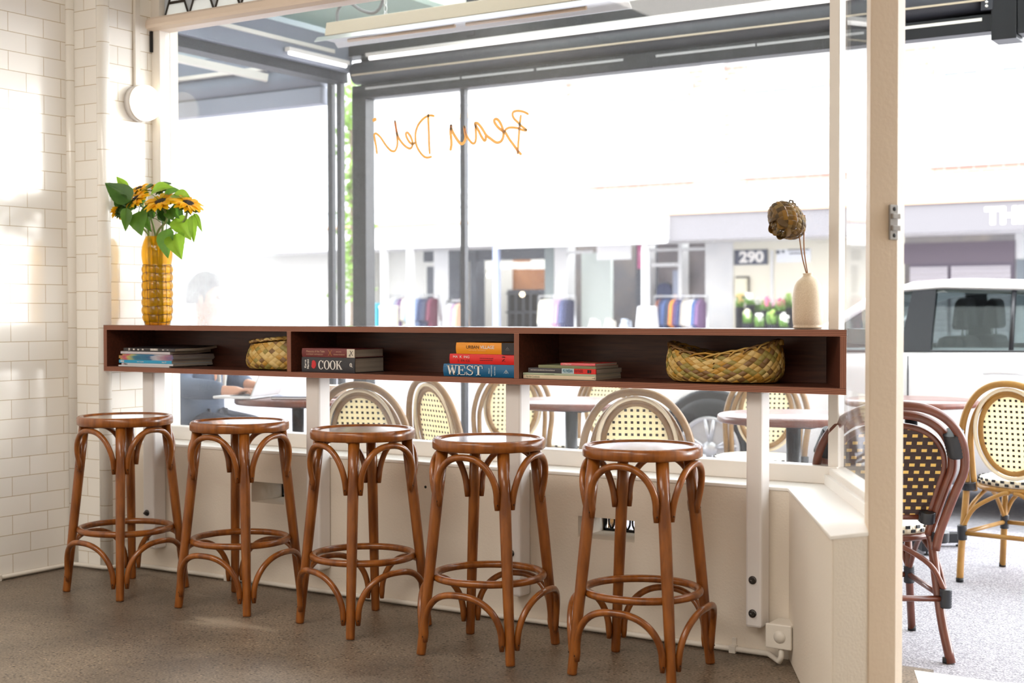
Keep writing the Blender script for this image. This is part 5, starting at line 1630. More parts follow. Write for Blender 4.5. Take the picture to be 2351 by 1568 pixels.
# five fingers of the typing hand
for k_ in range(4):
    ln = (.9, 1.0, .95, .78)[k_]
    off = (k_ - 1.5) * .0205
    f1 = bv((hf - .012, hl + off, hz_ + .010 - .002 * abs(k_ - 1)), .0098, palm)
    f2 = bv((hf + .030 * ln, hl + off * 1.1, hz_ + .008), .0090, f1)
    f3 = bv((hf + .052 * ln, hl + off * 1.12, hz_ - .012), .0084, f2)
    bv((hf + .060 * ln, hl + off * 1.12, hz_ - .028), .0072, f3)
f1 = bv((hf - .05, hl + .046, hz_ - .012), .012, palm); f2 = bv((hf - .018, hl + .060, hz_ - .02), .0105, f1); bv((hf + .008, hl + .056, hz_ - .026), .009, f2)
skin_obj('body', body_v, body_e, body_r, SKIN, ps)
JK = mat('grey_jacket', lin(104, 116, 138), .8, var=lin(84, 96, 118), vs=9)
jv, je, jr = [], [], []
def jvv(p, r, link=None):
    jv.append(pp(*p)); jr.append(r)
    if link is not None: je.append((link, len(jv) - 1))
    return len(jv) - 1
a0 = jvv((.015, 0, .565), (.19, .13)); a1 = jvv((-.01, 0, .70), (.18, .13), a0); a2 = jvv((.0, 0, .88), (.20, .14), a1); a3 = jvv((.005, 0, 1.03), (.15, .115), a2); a4 = jvv((.03, 0, 1.085), (.085, .075), a3)
for s in (1, -1):
    q0 = jvv((-.005, s * .185, 1.0), .085, a3)
    if s < 0:
        q1 = jvv((.04, s * .245, .80), .074, q0); q2 = jvv((wr_[0] - .02, wr_[1], wr_[2] + .0), .048, q1)
    else:
        q1 = jvv((.05, s * .245, .82), .074, q0); jvv((.24, s * .13, .80), .05, q1)
skin_obj('jacket', jv, je, jr, JK, ps)
tv, te, tr_ = [], [], []
for s in (1, -1):
    n = len(tv)
    tv += [pp(.02, s * .02, .58), pp(.08, s * .09, .578), pp(.36, s * .11, .565), pp(.30, s * .13, .12)]
    tr_ += [.10, .097, .075, .056]
    te += [(n, n + 1), (n + 1, n + 2), (n + 2, n + 3)]
te.append((0, 4))
skin_obj('trousers', tv, te, tr_, mat('dark_trousers', lin(60, 60, 74), .8), ps)
hd = Vector(pp(.068, 0, 1.28))
hr = MB()
def hair(u, v):
    a, ph = 2 * PI * u, PI * (.02 + .60 * v)
    x, y, z = math.sin(ph) * math.cos(a), math.sin(ph) * math.sin(a), math.cos(ph)
    cut = 1.0
    if x > .35 and z < .45: cut = .78
    return hd + fwd * (x * .115 * cut - .022) + lft * (y * .093 * cut) + Vector((0, 0, z * .125 + .02))
hr.patch(hair, 28, 12)
obj('hair', hr, mat('dark_hair', lin(70, 66, 68), .6), ps, solid=.006)
fa = MB()
for s in (-1, 1):
    fa.ball(hd + fwd * .083 + lft * (s * .032) + Vector((0, 0, .005)), .011, 10)
obj('eyes', fa, mat('eye', lin(60, 50, 46), .3), ps)
obj('nose', MB().tube([hd + fwd * .088 + Vector((0, 0, .0)), hd + fwd * .112 + Vector((0, 0, -.028)), hd + fwd * .092 + Vector((0, 0, -.036))], [.008, .013, .009], 8), SKIN, ps)
obj('mouth', MB().tube([hd + fwd * .087 + lft * .022 + Vector((0, 0, -.062)), hd + fwd * .096 + Vector((0, 0, -.06)), hd + fwd * .087 - lft * .022 + Vector((0, 0, -.062))], [.004, .006, .004], 8), mat('lips', lin(180, 100, 96), .5), ps)
for s in (-1, 1):
    obj('ear', MB().ball(hd + lft * (s * .084) + Vector((0, 0, -.008)), .026, 12, sc=(.5, .5, 1.2)), SKIN, ps)
sh_ = MB()
for s in (-1, 1):
    sh_.tube(smooth_path([pp(.10, s * .045, 1.10), pp(.135, s * .05, 1.0), pp(.145, s * .03, .86), pp(.14, s * .02, .74)], 5), [.014] * 16, 8, flat=.5)
obj('shirt_edge', sh_, mat('white_shirt', lin(238, 236, 230), .7), ps)

# ================================================================ across the street
FY = 23.4
VY = 21.0
def fx(px, py=600, y=FY): return at(px, py, y=y).x
def fz(px, py, y=FY): return at(px, py, y=y).z
fw_ = thing('shop_building', 'white painted two storey shop building with red brick panels across the street', 'building', (-12, FY, GZ))
WHT = mat('white_render', lin(226, 224, 222), .8, var=lin(214, 214, 214), vs=3)
m, t, N, L, b = nt('red_brick')
g = N.new('ShaderNodeNewGeometry'); sp = N.new('ShaderNodeSeparateXYZ'); cb = N.new('ShaderNodeCombineXYZ')
L.new(g.outputs['Position'], sp.inputs[0]); L.new(sp.outputs[0], cb.inputs[0]); L.new(sp.outputs[2], cb.inputs[1])
br = N.new('ShaderNodeTexBrick'); br.inputs['Scale'].default_value = 1; br.inputs['Brick Width'].default_value = .24; br.inputs['Row Height'].default_value = .085; br.inputs['Mortar Size'].default_value = .008
br.inputs['Color1'].default_value = lin(196, 130, 118); br.inputs['Color2'].default_value = lin(206, 146, 132); br.inputs['Mortar'].default_value = lin(214, 180, 170)
L.new(cb.outputs[0], br.inputs['Vector']); L.new(br.outputs['Color'], b.inputs['Base Color']); b.inputs['Roughness'].default_value = .85
M['brick'] = m
def fbox(px0, px1, py0, py1, y0, y1, ref=None, y=FY):
    """box on the facade: pixel rectangle (top py0, bottom py1), depth y0..y1"""
    pm = (px0 + px1) / 2 if ref is None else ref
    return MB().box(fx(px0, py1, y), fx(px1, py1, y), y0, y1, fz(pm, py1, y), fz(pm, py0, y))
ZU0, ZU1 = 3.30, 7.4
XW0, XW1 = -44, 1.5
obj('upper_wall', MB().box(XW0, XW1, FY, FY + .4, 2.95, ZU1), WHT, fw_)
for a, b_ in ((1302, 1347), (1582, 1622), (1664, 1716), (2076, 2148)):
    obj('brick_panel', MB().box(fx(a, 300), fx(b_, 300), FY - .03, FY + .02, 3.42, 5.62), M['brick'], fw_)
for a, b_ in ((1347, 1582), (1716, 2076), (2148, 2500)):
    obj('brick_panel', MB().box(fx(a, 430), fx(b_, 430), FY - .028, FY + .02, 3.42, 3.56), M['brick'], fw_)
for a, b_ in ((1262, 1302), (1622, 1664)):
    pl = obj('pilaster', MB().box(fx(a, 300), fx(b_, 300), FY - .14, FY, 2.95, 6.2), WHT, fw_)
    obj('capital', MB().box(fx(a, 300) - .06, fx(b_, 300) + .06, FY - .075, FY, 5.42, 5.50).box(fx(a, 300) - .04, fx(b_, 300) + .04, FY - .16, FY, 5.62, 5.72), WHT, pl)
obj('cornice', MB().box(XW0, XW1, FY - .35, FY, 5.85, 6.1).box(XW0, XW1, FY - .2, FY, 5.68, 5.85), WHT, fw_)
obj('string_course', MB().box(XW0, XW1, FY - .12, FY, 3.30, 3.42), WHT, fw_)
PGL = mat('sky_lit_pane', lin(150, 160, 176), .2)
AWB = mat('blind_edge', lin(206, 176, 140), .7)
def sash(px0, px1):
    x0, x1 = fx(px0, 330), fx(px1, 330)
    z0, z1 = 3.72, 5.18
    wnd = obj('window', MB().box(x0 - .12, x1 + .12, FY - .16, FY + .01, z0 - .16, z0 - .06).box(x0 - .1, x1 + .1, FY - .10, FY, z1 + .03, z1 + .2).box(x0 - .14, x1 + .14, FY - .2, FY, z1 + .2, z1 + .28)
              .box(x0, x0 + .07, FY - .08, FY, z0 - .06, z1 + .03).box(x1 - .07, x1, FY - .08, FY, z0 - .06, z1 + .03).box((x0 + x1) / 2 - .14, (x0 + x1) / 2 + .14, FY - .1, FY, z0 - .06, z1 + .03), WHT, fw_)
    for s0, s1 in ((x0 + .07, (x0 + x1) / 2 - .14), ((x0 + x1) / 2 + .14, x1 - .07)):
        obj('pane', MB().box(s0, s1, FY - .012, FY - .004, z0 - .06, z1), PGL, wnd)
        xm = (s0 + s1) / 2
        f_ = MB().box(xm - .035, xm + .035, FY - .04, FY - .01, z0 - .06, z1).box(s0, s1, FY - .045, FY - .01, (z0 + z1) / 2 - .06, (z0 + z1) / 2 + .05)
        f_.box(s0, s0 + .06, FY - .04, FY - .01, z0 - .06, z1).box(s1 - .06, s1, FY - .04, FY - .01, z0 - .06, z1)
        obj('sash_frame', f_, WHT, wnd)
        obj('blind_valance', MB().box(s0, s1, FY - .09, FY - .05, z1 - .06, z1 + .04), AWB, wnd)
for a, b_ in ((905, 1178), (1365, 1580), (1718, 1960), (2150, 2400)):
    sash(a, b_)
# street verandah with its fascia
ver = thing('verandah', 'white verandah roof with pale fascia along the shops across the street', 'awning', (-12, VY, 2.5))
vz0, vz1 = fz(1700, 548, VY), fz(1700, 487, VY)
obj('roof_sheet', MB().prism([(VY, vz1 + .012), (FY - .2, 3.2), (FY - .2, 3.26), (VY, vz1 + .072)], XW0, XW1, fn=lambda a, b_, c: (c, a, b_)), mat('verandah_roof', lin(196, 204, 210), .7), ver)
obj('fascia', MB().box(fx(1540, 520, VY), XW1, VY - .06, VY, vz0, vz1), mat('grey_fascia', lin(118, 115, 118), .7), ver)
obj('fascia', MB().box(XW0, fx(1540, 520, VY), VY - .05, VY, vz0 + .02, vz1 - .02), WHT, ver)
obj('gutter', MB().box(XW0, XW1, VY - .1, VY - .0, vz1, vz1 + .05), mat('rust_gutter', lin(212, 170, 140), .6), ver)
obj('ceiling_lining', MB().box(XW0, XW1, VY, FY - .3, vz0 + .06, vz0 + .1), WHT, ver)
for px in (880, 940, 1138, 1240 + 240):
    x = fx(px, 520, VY)
    obj('post', MB().box(x - .05, x + .05, VY - .02, VY + .08, GZ, vz0), WHT if px != 1138 else mat('blue_grey_post', lin(150, 160, 190), .6), ver)
sgn = MB().box(fx(1147, 530, VY), fx(1538, 530, VY), VY - .16, VY - .08, vz0 - .04, vz1 - .04)
sgn.box(fx(1160, 530, VY), fx(1170, 530, VY), VY - .09, VY - .0505, vz0 + .05, vz1 - .06).box(fx(1515, 530, VY), fx(1525, 530, VY), VY - .09, VY - .0505, vz0 + .05, vz1 - .06)
tag(obj('sign_board', sgn, mat('sign_white', lin(246, 246, 246), .6)), 'long blank white sign board hanging on the verandah fascia across the street', 'sign')
tt = thing('sign_lettering', 'white block letters THE on the grey fascia across the street at the right edge', 'sign', (fx(2265, 490, VY), VY - .07, vz0))
text('THE', tt, M['white_ink'], .33, (fx(2265, 490, VY), VY - .066, (fz(2310, 497, VY))), bold=.016, local=False, sx=1.05)

# shop fronts under the verandah: one shell with dark and bright bays
sf = thing('shopfront_row', 'row of shopfronts with white piers under the verandah across the street', 'shopfront', (-12, FY, GZ))
DIM = mat('dim_interior', lin(96, 94, 100), .8, var=lin(120, 112, 108), vs=2)
DFR = mat('dark_shop_frame', lin(70, 74, 84), .6)
obj('back_wall', MB().box(XW0, XW1, FY + 2.2, FY + 2.3, GZ, 3), DIM, sf)
obj('shop_floor', MB().box(XW0, XW1, FY, FY + 2.3, GZ, GZ + .02), DIM, sf)
def pier(px0, px1, m_=WHT, z1=2.94, name='pier', y0=FY - .06, y1=FY + .25):
    obj(name, MB().box(fx(px0, 700), fx(px1, 700), y0, y1, GZ, z1), m_, sf)
def panel(name, px0, px1, py0, py1, m_, y0=FY - .04, y1=FY + .02): 
    return obj(name, fbox(px0, px1, py0, py1, y0, y1), m_, sf)
PALE = mat('pale_shop_wall', lin(214, 212, 206), .8)
pier(300, 856, PALE)
pier(856, 1000, PALE, y0=FY + .3, y1=FY + .4, name='display_wall')
pier(1000, 1034); pier(1275, 1306); pier(1480, 1492); pier(1560, 1568); pier(1622, 1686)
panel('lintel', 860, 1034, 540, 572, WHT)
panel('shop_door', 983, 1000, 612, 760, DFR)
panel('shop_fascia', 975, 1275, 571, 598, DFR)
pier(1034, 1060, DFR, 2.4, 'door_frame'); pier(1084, 1098, DFR, 2.4, 'door_frame'); pier(1254, 1276, mat('green_grey_frame', lin(128, 138, 138), .6), 2.4, 'door_frame')
pier(1060, 1084, PALE, 2.3, 'display_wall', FY + .2, FY + .3)
WARM = mat('warm_timber_wall', lin(150, 96, 60), .7, var=lin(186, 130, 88), vs=2)
obj('interior_wall', MB().box(fx(1176, 640, FY + 1.6), fx(1262, 640, FY + 1.6), FY + 1.6, FY + 1.65, .9, 2.3), WARM, sf)
obj('interior_wall', MB().box(fx(1100, 640, FY + 1.5), fx(1174, 640, FY + 1.5), FY + 1.5, FY + 1.55, GZ, 2.3), PALE, sf)
shm = MB()
for i in range(5):
    x = fx(1184 + i * 17, 690, FY + 1.5)
    shm.box(x - .02, x + .02, FY + 1.2, FY + 1.6, GZ, 1.6)
for z_ in (.3, .7, 1.1, 1.5):
    shm.box(fx(1178, 690, FY + 1.5), fx(1262, 690, FY + 1.5), FY + 1.2, FY + 1.6, z_, z_ + .04)
obj('shelving', shm, DFR, sf)
for k_, (a, b_) in enumerate(((1048, 1062), (1085, 1118), (1122, 1154), (1157, 1186), (1189, 1223), (1226, 1262))):
    panel('menu_panel', a, b_, 594 if k_ > 3 else 600, 616, mat('menu_white', lin(248, 248, 240), .5, emit=(1, 1, .95, 1), es=.5) if k_ == 0 else bpy.data.materials['menu_white'], FY + .5, FY + .54)
bul = mat('shop_bulb', (1, .9, .7, 1), .4, emit=(1, .82, .55, 1), es=5)
for px, py in ((1123, 632), (1210, 588), (1258, 590), (1199, 676)):
    c = at(px, py, y=FY + .9)
    obj('bulb', MB().ball(c, .05, 12), bul, sf)
panel('lintel', 1276, 1482, 556, 562, WHT)
pier(1306, 1374, mat('pale_green_display', lin(206, 214, 208), .8), 2.3, 'display_wall', FY + .5, FY + .6)
panel('transom', 1304, 1360, 576, 582, WHT); panel('transom', 1492, 1620, 570, 576, WHT); panel('transom', 1496, 1562, 604, 612, WHT)
panel('shop_window', 1432, 1481, 556, 760, DFR, FY + .5, FY + .55)
panel('poster', 1452, 1480, 562, 616, mat('magenta_poster', lin(176, 60, 120), .6, var=lin(206, 130, 160), vs=5), FY + .2, FY + .23)
panel('shop_window', 1492, 1622, 556, 760, mat('brown_grey_interior', lin(150, 140, 140), .7, var=lin(110, 104, 112), vs=2), FY + .35, FY + .4)
pier(1548, 1560, mat('grey_blind', lin(140, 146, 164), .6), 1.9, 'door_leaf')
pier(1686, 2076, mat('cream_wall', lin(232, 226, 208), .8), 2.94, 'side_wall', FY - .04, FY)
panel('door_trim', 1772, 1778, 575, 700, WHT, FY - .08, FY - .04)
panel('garage_head', 2074, 2332, 556, 604, mat('grey_garage_head', lin(116, 106, 114), .7), FY - .10, FY - .02)
obj('garage_void', MB().box(fx(2092, 640), fx(2332, 640), FY - .09, FY - .03, GZ, fz(2200, 600)), mat('grey_garage_frame', lin(110, 102, 112), .7), sf)
m, t, N, L, b = nt('white_roller_shutter')
g = N.new('ShaderNodeNewGeometry'); sp = N.new('ShaderNodeSeparateXYZ'); L.new(g.outputs['Position'], sp.inputs[0])
wv = N.new('ShaderNodeMath'); wv.operation = 'MULTIPLY'; wv.inputs[1].default_value = 2 * PI / .09; L.new(sp.outputs[2], wv.inputs[0])
sn = N.new('ShaderNodeMath'); sn.operation = 'SINE'; L.new(wv.outputs[0], sn.inputs[0])
bp = N.new('ShaderNodeBump'); bp.inputs['Strength'].default_value = .8; bp.inputs['Distance'].default_value = .02
L.new(sn.outputs[0], bp.inputs['Height']); L.new(bp.outputs[0], b.inputs['Normal']); b.inputs['Base Color'].default_value = lin(200, 194, 198)
for a, b_ in ((2094, 2180), (2188, 2324)):
    obj('roller_shutter', MB().box(fx(a, 630), fx(b_, 630), FY - .13, FY - .09, GZ, fz(2200, 612)), m, sf)
pier(2332, 2600, WHT)
panel('wall_window', 2336, 2420, 595, 700, mat('grey_window', lin(120, 128, 134), .4), FY - .1, FY - .07)

def sign(label, px0, px1, py0, py1, m_, y=FY - .041, name='sign_board'):
    t_ = thing(name, label, 'sign', (fx((px0 + px1) / 2, py1, y), y, fz((px0 + px1) / 2, py1, y)))
    obj('board', MB().box(fx(px0, py1, y), fx(px1, py1, y), y - .03, y, fz((px0 + px1) / 2, py1, y), fz((px0 + px1) / 2, py0, y)), m_, t_)
    return t_
s290 = sign('dark sign with the white street number 290 across the street', 1687, 1763, 573, 608, mat('slate_sign', lin(74, 78, 94), .6))
text('290', s290, M['white_ink'], .27, (fx(1725, 591, FY - .075), FY - .0725, fz(1725, 591, FY - .075)), bold=.012, local=False, align='CENTER', sx=1.15)
s2_ = sign('white sign with small dark marks beside the number 290 sign', 1784, 1862, 572, 602, mat('white_sign_board', lin(232, 234, 238), .6))
mk = MB()
for a, b_, c_, d_ in ((1782, 1790, 574, 582), (1794, 1801, 574, 580), (1808, 1858, 572, 575), (1812, 1850, 580, 583)):
    mk.box(fx(a, 580, FY - .075), fx(b_, 580, FY - .075), FY - .0735, FY - .0705, fz(1815, d_, FY - .075), fz(1815, c_, FY - .075))
obj('marks', mk, mat('slate_ink', lin(74, 78, 94), .6), s2_)
hs = sign('blank white hanging sign above the shop window across the street', 1372, 1450, 562, 596, WHT, y=FY - 1.2)
for px in (1384, 1438):
    x = fx(px, 560, FY - 1.2)
    obj('hanger', MB().tube([(x, FY - 1.215, fz(1411, 563, FY - 1.2)), (x, FY - 1.215, vz0 + .0595)], .012, 6), WHT, hs)
nf = sign('dark framed notice on the cream wall under the number 290 sign', 1690, 1721, 634, 684, mat('dark_notice_frame', lin(90, 84, 80), .6))
obj('notice', MB().box(fx(1693, 660, FY - .075), fx(1717, 660, FY - .075), FY - .0755, FY - .171, fz(1705, 680, FY - .075), fz(1705, 639, FY - .075)), mat('notice_cream', lin(226, 220, 196), .6), nf)
ab = thing('sandwich_board', 'white A-frame board on the pavement left of the right clothes rack', 'sign', (fx(1488, 740, FY - 1.9), FY - 1.9, GZ))
bx0, bx1 = fx(1466, 740, FY - 1.9), fx(1506, 740, FY - 1.9)
for s, nm in ((-1, 'front_panel'), (1, 'rear_panel')):
    obj(nm, MB().bar(((bx0 + bx1) / 2, FY - 1.9 + s * .28, GZ), ((bx0 + bx1) / 2, FY - 1.9 + s * .02, 1.22), bx1 - bx0, .03, up=(0, 1, 0)), WHT, ab)

# clothes racks, each garment its own object
def garment_mesh(h, w_, th_):
    o_ = [(-.05, 0), (-.12, -.03), (-w_, -.10), (-w_ - .05, -.45), (-w_ + .03, -.46), (-w_ + .05, -.2), (-w_ + .04, -h), (w_ - .04, -h), (w_ - .05, -.2), (w_ - .03, -.46), (w_ + .05, -.45), (w_, -.10), (.12, -.03), (.05, 0)]
    return MB().prism(o_, -th_ / 2, th_ / 2, fn=lambda a, b_, c: (c, a * .95, b_))
GAR = {}
def rack(label, where, px0, px1, ytop, yy, cols, h=.85):
    x0, x1 = fx(px0, 690, yy), fx(px1, 690, yy)
    zt_ = fz((px0 + px1) / 2, ytop, yy)
    r_ = thing('clothes_rack', label, 'clothes rack', ((x0 + x1) / 2, yy, GZ))
    obj('rail', MB().tube([(x0 - .08, yy, zt_), (x1 + .08, yy, zt_)], .018, 8), M['alu'], r_)
    for x in (x0 - .08, x1 + .08):
        obj('upright', MB().tube([(x, yy, GZ + .04), (x, yy, zt_)], .018, 8), M['alu'], r_)
        obj('foot', MB().tube([(x, yy - .28, GZ + .025), (x, yy + .28, GZ + .025)], .02, 8), M['alu'], r_)
    n = len(cols)
    ordn = ['first', 'second', 'third', 'fourth', 'fifth', 'sixth', 'seventh', 'eighth', 'ninth', 'tenth', 'eleventh', 'twelfth']
    for i, (cn, c) in enumerate(cols):
        if cn not in GAR: GAR[cn] = mat('cloth_' + cn.replace(' ', '_'), lin(*c), .85)
        x = x0 + (x1 - x0) * (i + .5) / n
        hh = h * random.uniform(.88, 1.06)
        mb = garment_mesh(hh, random.uniform(.17, .21), (x1 - x0) / n * .82)
        for v in mb.v: v.x += x; v.y += yy; v.z += zt_ - .06
        hk = [(x, yy, zt_ - .065), (x, yy, zt_ - .035), (x, yy + .032, zt_ - .014), (x, yy + .022, zt_ + .026), (x, yy - .014, zt_ + .027)]
        mb.tube(hk, .006, 6)
        g_ = obj('garment', mb, GAR[cn])
        tag(g_, f'{cn} garment on the {where} clothes rack, {ordn[i]} from its left end', 'clothing', 'garments on the ' + where + ' clothes rack')
rack('clothes rack in front of the left white shop across the street', 'leftmost', 902, 1000, 678, FY - 1.1, [('white', (232, 232, 236)), ('grey', (150, 152, 166)), ('plum', (120, 90, 130)), ('cream', (236, 228, 206)), ('pale blue', (176, 196, 220)), ('white striped', (222, 226, 236)), ('blue grey', (120, 136, 170)), ('navy', (56, 64, 96)), ('dark slate', (66, 70, 92)), ('wine', (116, 60, 80))])
rack('short clothes rack at the right edge of the dark framed shop', 'middle', 1246, 1312, 680, FY - 1.3, [('ivory', (240, 234, 214)), ('cream', (236, 228, 206)), ('white', (232, 232, 236)), ('pink', (222, 170, 184)), ('lilac', (176, 150, 180)), ('slate blue', (92, 98, 132)), ('dark navy', (54, 58, 88))], h=.95)
rack('clothes rack in front of the brown grey shop window near the white pier', 'right', 1512, 1614, 680, FY - 1.3, [('rust brown', (120, 72, 58)), ('navy', (56, 64, 96)), ('denim blue', (70, 90, 136)), ('dark slate', (66, 70, 92)), ('orange', (226, 140, 60)), ('purple', (96, 70, 112)), ('navy striped', (62, 70, 112)), ('stone', (176, 168, 158)), ('pale grey', (196, 192, 190)), ('white', (232, 232, 236)), ('steel blue', (80, 104, 150)), ('plum', (120, 90, 130))], h=.92)
rack('short rack of striped clothes left of the dark shop frame', 'small striped', 1034, 1062, 690, FY - 1.0, [('white', (232, 232, 236)), ('lilac', (176, 150, 180)), ('peach', (236, 190, 160))], h=.8)
cb_ = thing('coat', 'dark coat hanging in the doorway behind the right clothes rack', 'clothing', (fx(1526, 690, FY + .12), FY + .12, 1))
mb = garment_mesh(.7, .16, .06)
for v in mb.v: v.x, v.y, v.z = fx(1526, 660, FY + .12) + v.y, FY + .12 + v.x, fz(1526, 650, FY + .12) + v.z
obj('body', mb, GAR['navy'], cb_)
for px, py, cname, c, lab in ((862, 722, 'turquoise', (70, 176, 206), 'turquoise box on the pavement beside the awning corner post'), (893, 728, 'cream_crate', (240, 236, 206), 'cream box on the pavement right of the turquoise box')):
    x = fx(px, py, FY - 1.8)
    t_ = thing('display_box', lab, 'box', (x, FY - 1.8, GZ))
    obj('body', MB().box(x - .12, x + .12, FY - 1.95, FY - 1.65, GZ, fz(px, py - 26, FY - 1.8) - .05), mat(cname, lin(*c), .6), t_, bevel=.01)
    obj('lid', MB().box(x - .13, x + .13, FY - 1.96, FY - 1.64, fz(px, py - 26, FY - 1.8) - .049, fz(px, py - 26, FY - 1.8)), mat(cname + '_lid', lin(*[min(255, q + 10) for q in c]), .6), t_, bevel=.01)

# flower stall under the 290 sign
BK = mat('dark_bucket', lin(52, 54, 62), .5)
fls = [('white', (240, 238, 230)), ('white and ochre', (226, 196, 130)), ('pink', (232, 130, 160)), ('deep pink', (214, 90, 130)), ('pale pink', (240, 196, 206)), ('cream', (240, 230, 200)), ('green', (150, 180, 90)), ('pale green', (190, 206, 130))]
GRN = mat('stall_leaf', lin(110, 150, 70), .6, transl=.2)
for k_, (px, py, ci) in enumerate(((1699, 690, 1), (1722, 684, 0), (1742, 700, 0), (1758, 696, 2), (1776, 700, 4), (1793, 698, 3), (1812, 690, 6), (1832, 694, 7), (1716, 726, 5), (1744, 734, 0), (1772, 728, 6), (1800, 734, 0))):
    yb = FY - 1.0 - (.75 if k_ > 7 else .24 * (k_ % 2))
    c = at(px, py, y=yb)
    cn, cc = fls[ci]
    z0_ = GZ if k_ > 7 else .45
    t_ = thing('flower_bucket', f'bucket of {cn} flowers on the stall, {["at its far left", "second along the back", "third along the back", "fourth along the back", "fifth along the back", "sixth along the back", "seventh along the back", "at the right end of the back", "front row far left", "front row second", "front row third", "front row right end"][k_]}', 'flowers', (c.x, yb, z0_), group='flower buckets on the stall')
    hb_ = c.z - z0_ - .12
    obj('bucket', MB().lathe([(.001, 0), (.065, 0), (.085, hb_), (.088, hb_), (.075, hb_ - .01), (.001, hb_ - .02)], 20, c=(c.x, yb, z0_)), BK, t_)
    bl_, lv_ = MB(), MB()
    for i in range(16):
        a, r = random.uniform(0, 2 * PI), random.uniform(0, .055)
        q = Vector((c.x + r * math.cos(a), yb + r * math.sin(a), c.z + random.uniform(-.04, .11)))
        bl_.ball(q, random.uniform(.026, .042), 8, sc=(1, 1, .75))
        lv_.tube([(c.x + r * .3 * math.cos(a), yb + r * .3 * math.sin(a), z0_ + hb_ - .03), tuple(q)], .006, 5)
        a2 = a + 1
        leaf(lv_, (c.x + .05 * math.cos(a2), yb + .05 * math.sin(a2), z0_ + hb_), (c.x + .075 * math.cos(a2), yb + .13 * math.sin(a2), z0_ + hb_ + random.uniform(.02, .22)), .035, (0, -1, .4))
    obj('blooms', bl_, mat('bloom_' + cn.replace(' ', '_'), lin(*cc), .6) if 'bloom_' + cn.replace(' ', '_') not in bpy.data.materials else bpy.data.materials['bloom_' + cn.replace(' ', '_')], t_)
    obj('foliage', lv_, GRN, t_)
stb = thing('flower_stand', 'dark stepped stand carrying the back row of flower buckets', 'stand', (fx(1765, 730, FY - 1), FY - 1, GZ))
obj('shelf_board', MB().box(fx(1684, 730, FY - 1), fx(1848, 730, FY - 1), FY - 1.40, FY - .84, .40, .448), DFR, stb)
for px in (1686, 1765, 1845):
    x = fx(px, 730, FY - 1)
    obj('leg', MB().box(x - .025, x + .025, FY - 1.38, FY - .86, GZ, .40), DFR, stb)
# kerbside table with white bowls and hat (left of the A-frame)
bt = thing('display_table', 'low white table of bric-a-brac left of the A-frame board', 'table', (fx(1400, 735, FY - 1.2), FY - 1.2, GZ))
xa, xb = fx(1345, 735, FY - 1.2), fx(1455, 735, FY - 1.2)
obj('tabletop', MB().box(xa, xb, FY - 1.5, FY - .9, .62, .66), WHT, bt)
for x in (xa + .05, xb - .05):
    for y in (FY - 1.45, FY - .95):
        obj('leg', MB().box(x - .02, x + .02, y - .02, y + .02, GZ, .62), WHT, bt)
for i, (px, col, nm) in enumerate(((1362, (240, 236, 232), 'white'), (1398, (236, 228, 214), 'cream'), (1434, (196, 206, 220), 'pale blue'))):
    x = fx(px, 720, FY - 1.2)
    t_ = thing('jug', f'{nm} jug on the bric-a-brac table across the street', 'jug', (x, FY - 1.2, .661))
    obj('body', MB().lathe([(.001, 0), (.07, 0), (.10, .10), (.09, .22), (.055, .28), (.065, .34), (.055, .34), (.045, .28), (.001, .26)], 20, c=(x, FY - 1.2, .661)), mat('jug_' + nm.replace(' ', '_'), lin(*col), .3), t_)
    obj('handle', MB().tube([(x + .055, FY - 1.2, .96), (x + .125, FY - 1.2, .95), (x + .13, FY - 1.2, .84), (x + .09, FY - 1.2, .78)], .013, 8), bpy.data.materials['jug_' + nm.replace(' ', '_')], t_)
# street tree seen between the posts
txx, tyy = fx(806, 400, 19.6), 19.6
tree = thing('street_tree', 'slim green street tree seen between the awning posts on the left', 'tree', (txx, tyy, RZ))
obj('trunk', MB().tube([(txx, tyy, RZ), (txx + .03, tyy, 1.2), (txx, tyy, 4.6)], [.06, .05, .03], 10), mat('bark', lin(110, 96, 82), .9), tree)
cr = MB()
for i in range(900):
    zc = random.uniform(1.3, 5.4)
    wob = .26 + .10 * math.sin(zc * 5)
    c = Vector((txx + random.gauss(0, .5) * wob, tyy + random.gauss(0, .5) * wob, zc))
    n = Vector((random.uniform(-1, 1), random.uniform(-1, 1), random.uniform(-.2, 1))).normalized()
    s = n.orthogonal().normalized() * random.uniform(.05, .08); u = n.cross(s) * .6
    cr.add([c - s, c - u, c + s, c + u], [(0, 1, 2, 3)])
obj('crown', cr, mat('tree_leaf', lin(120, 150, 70), .6, transl=.3), tree)

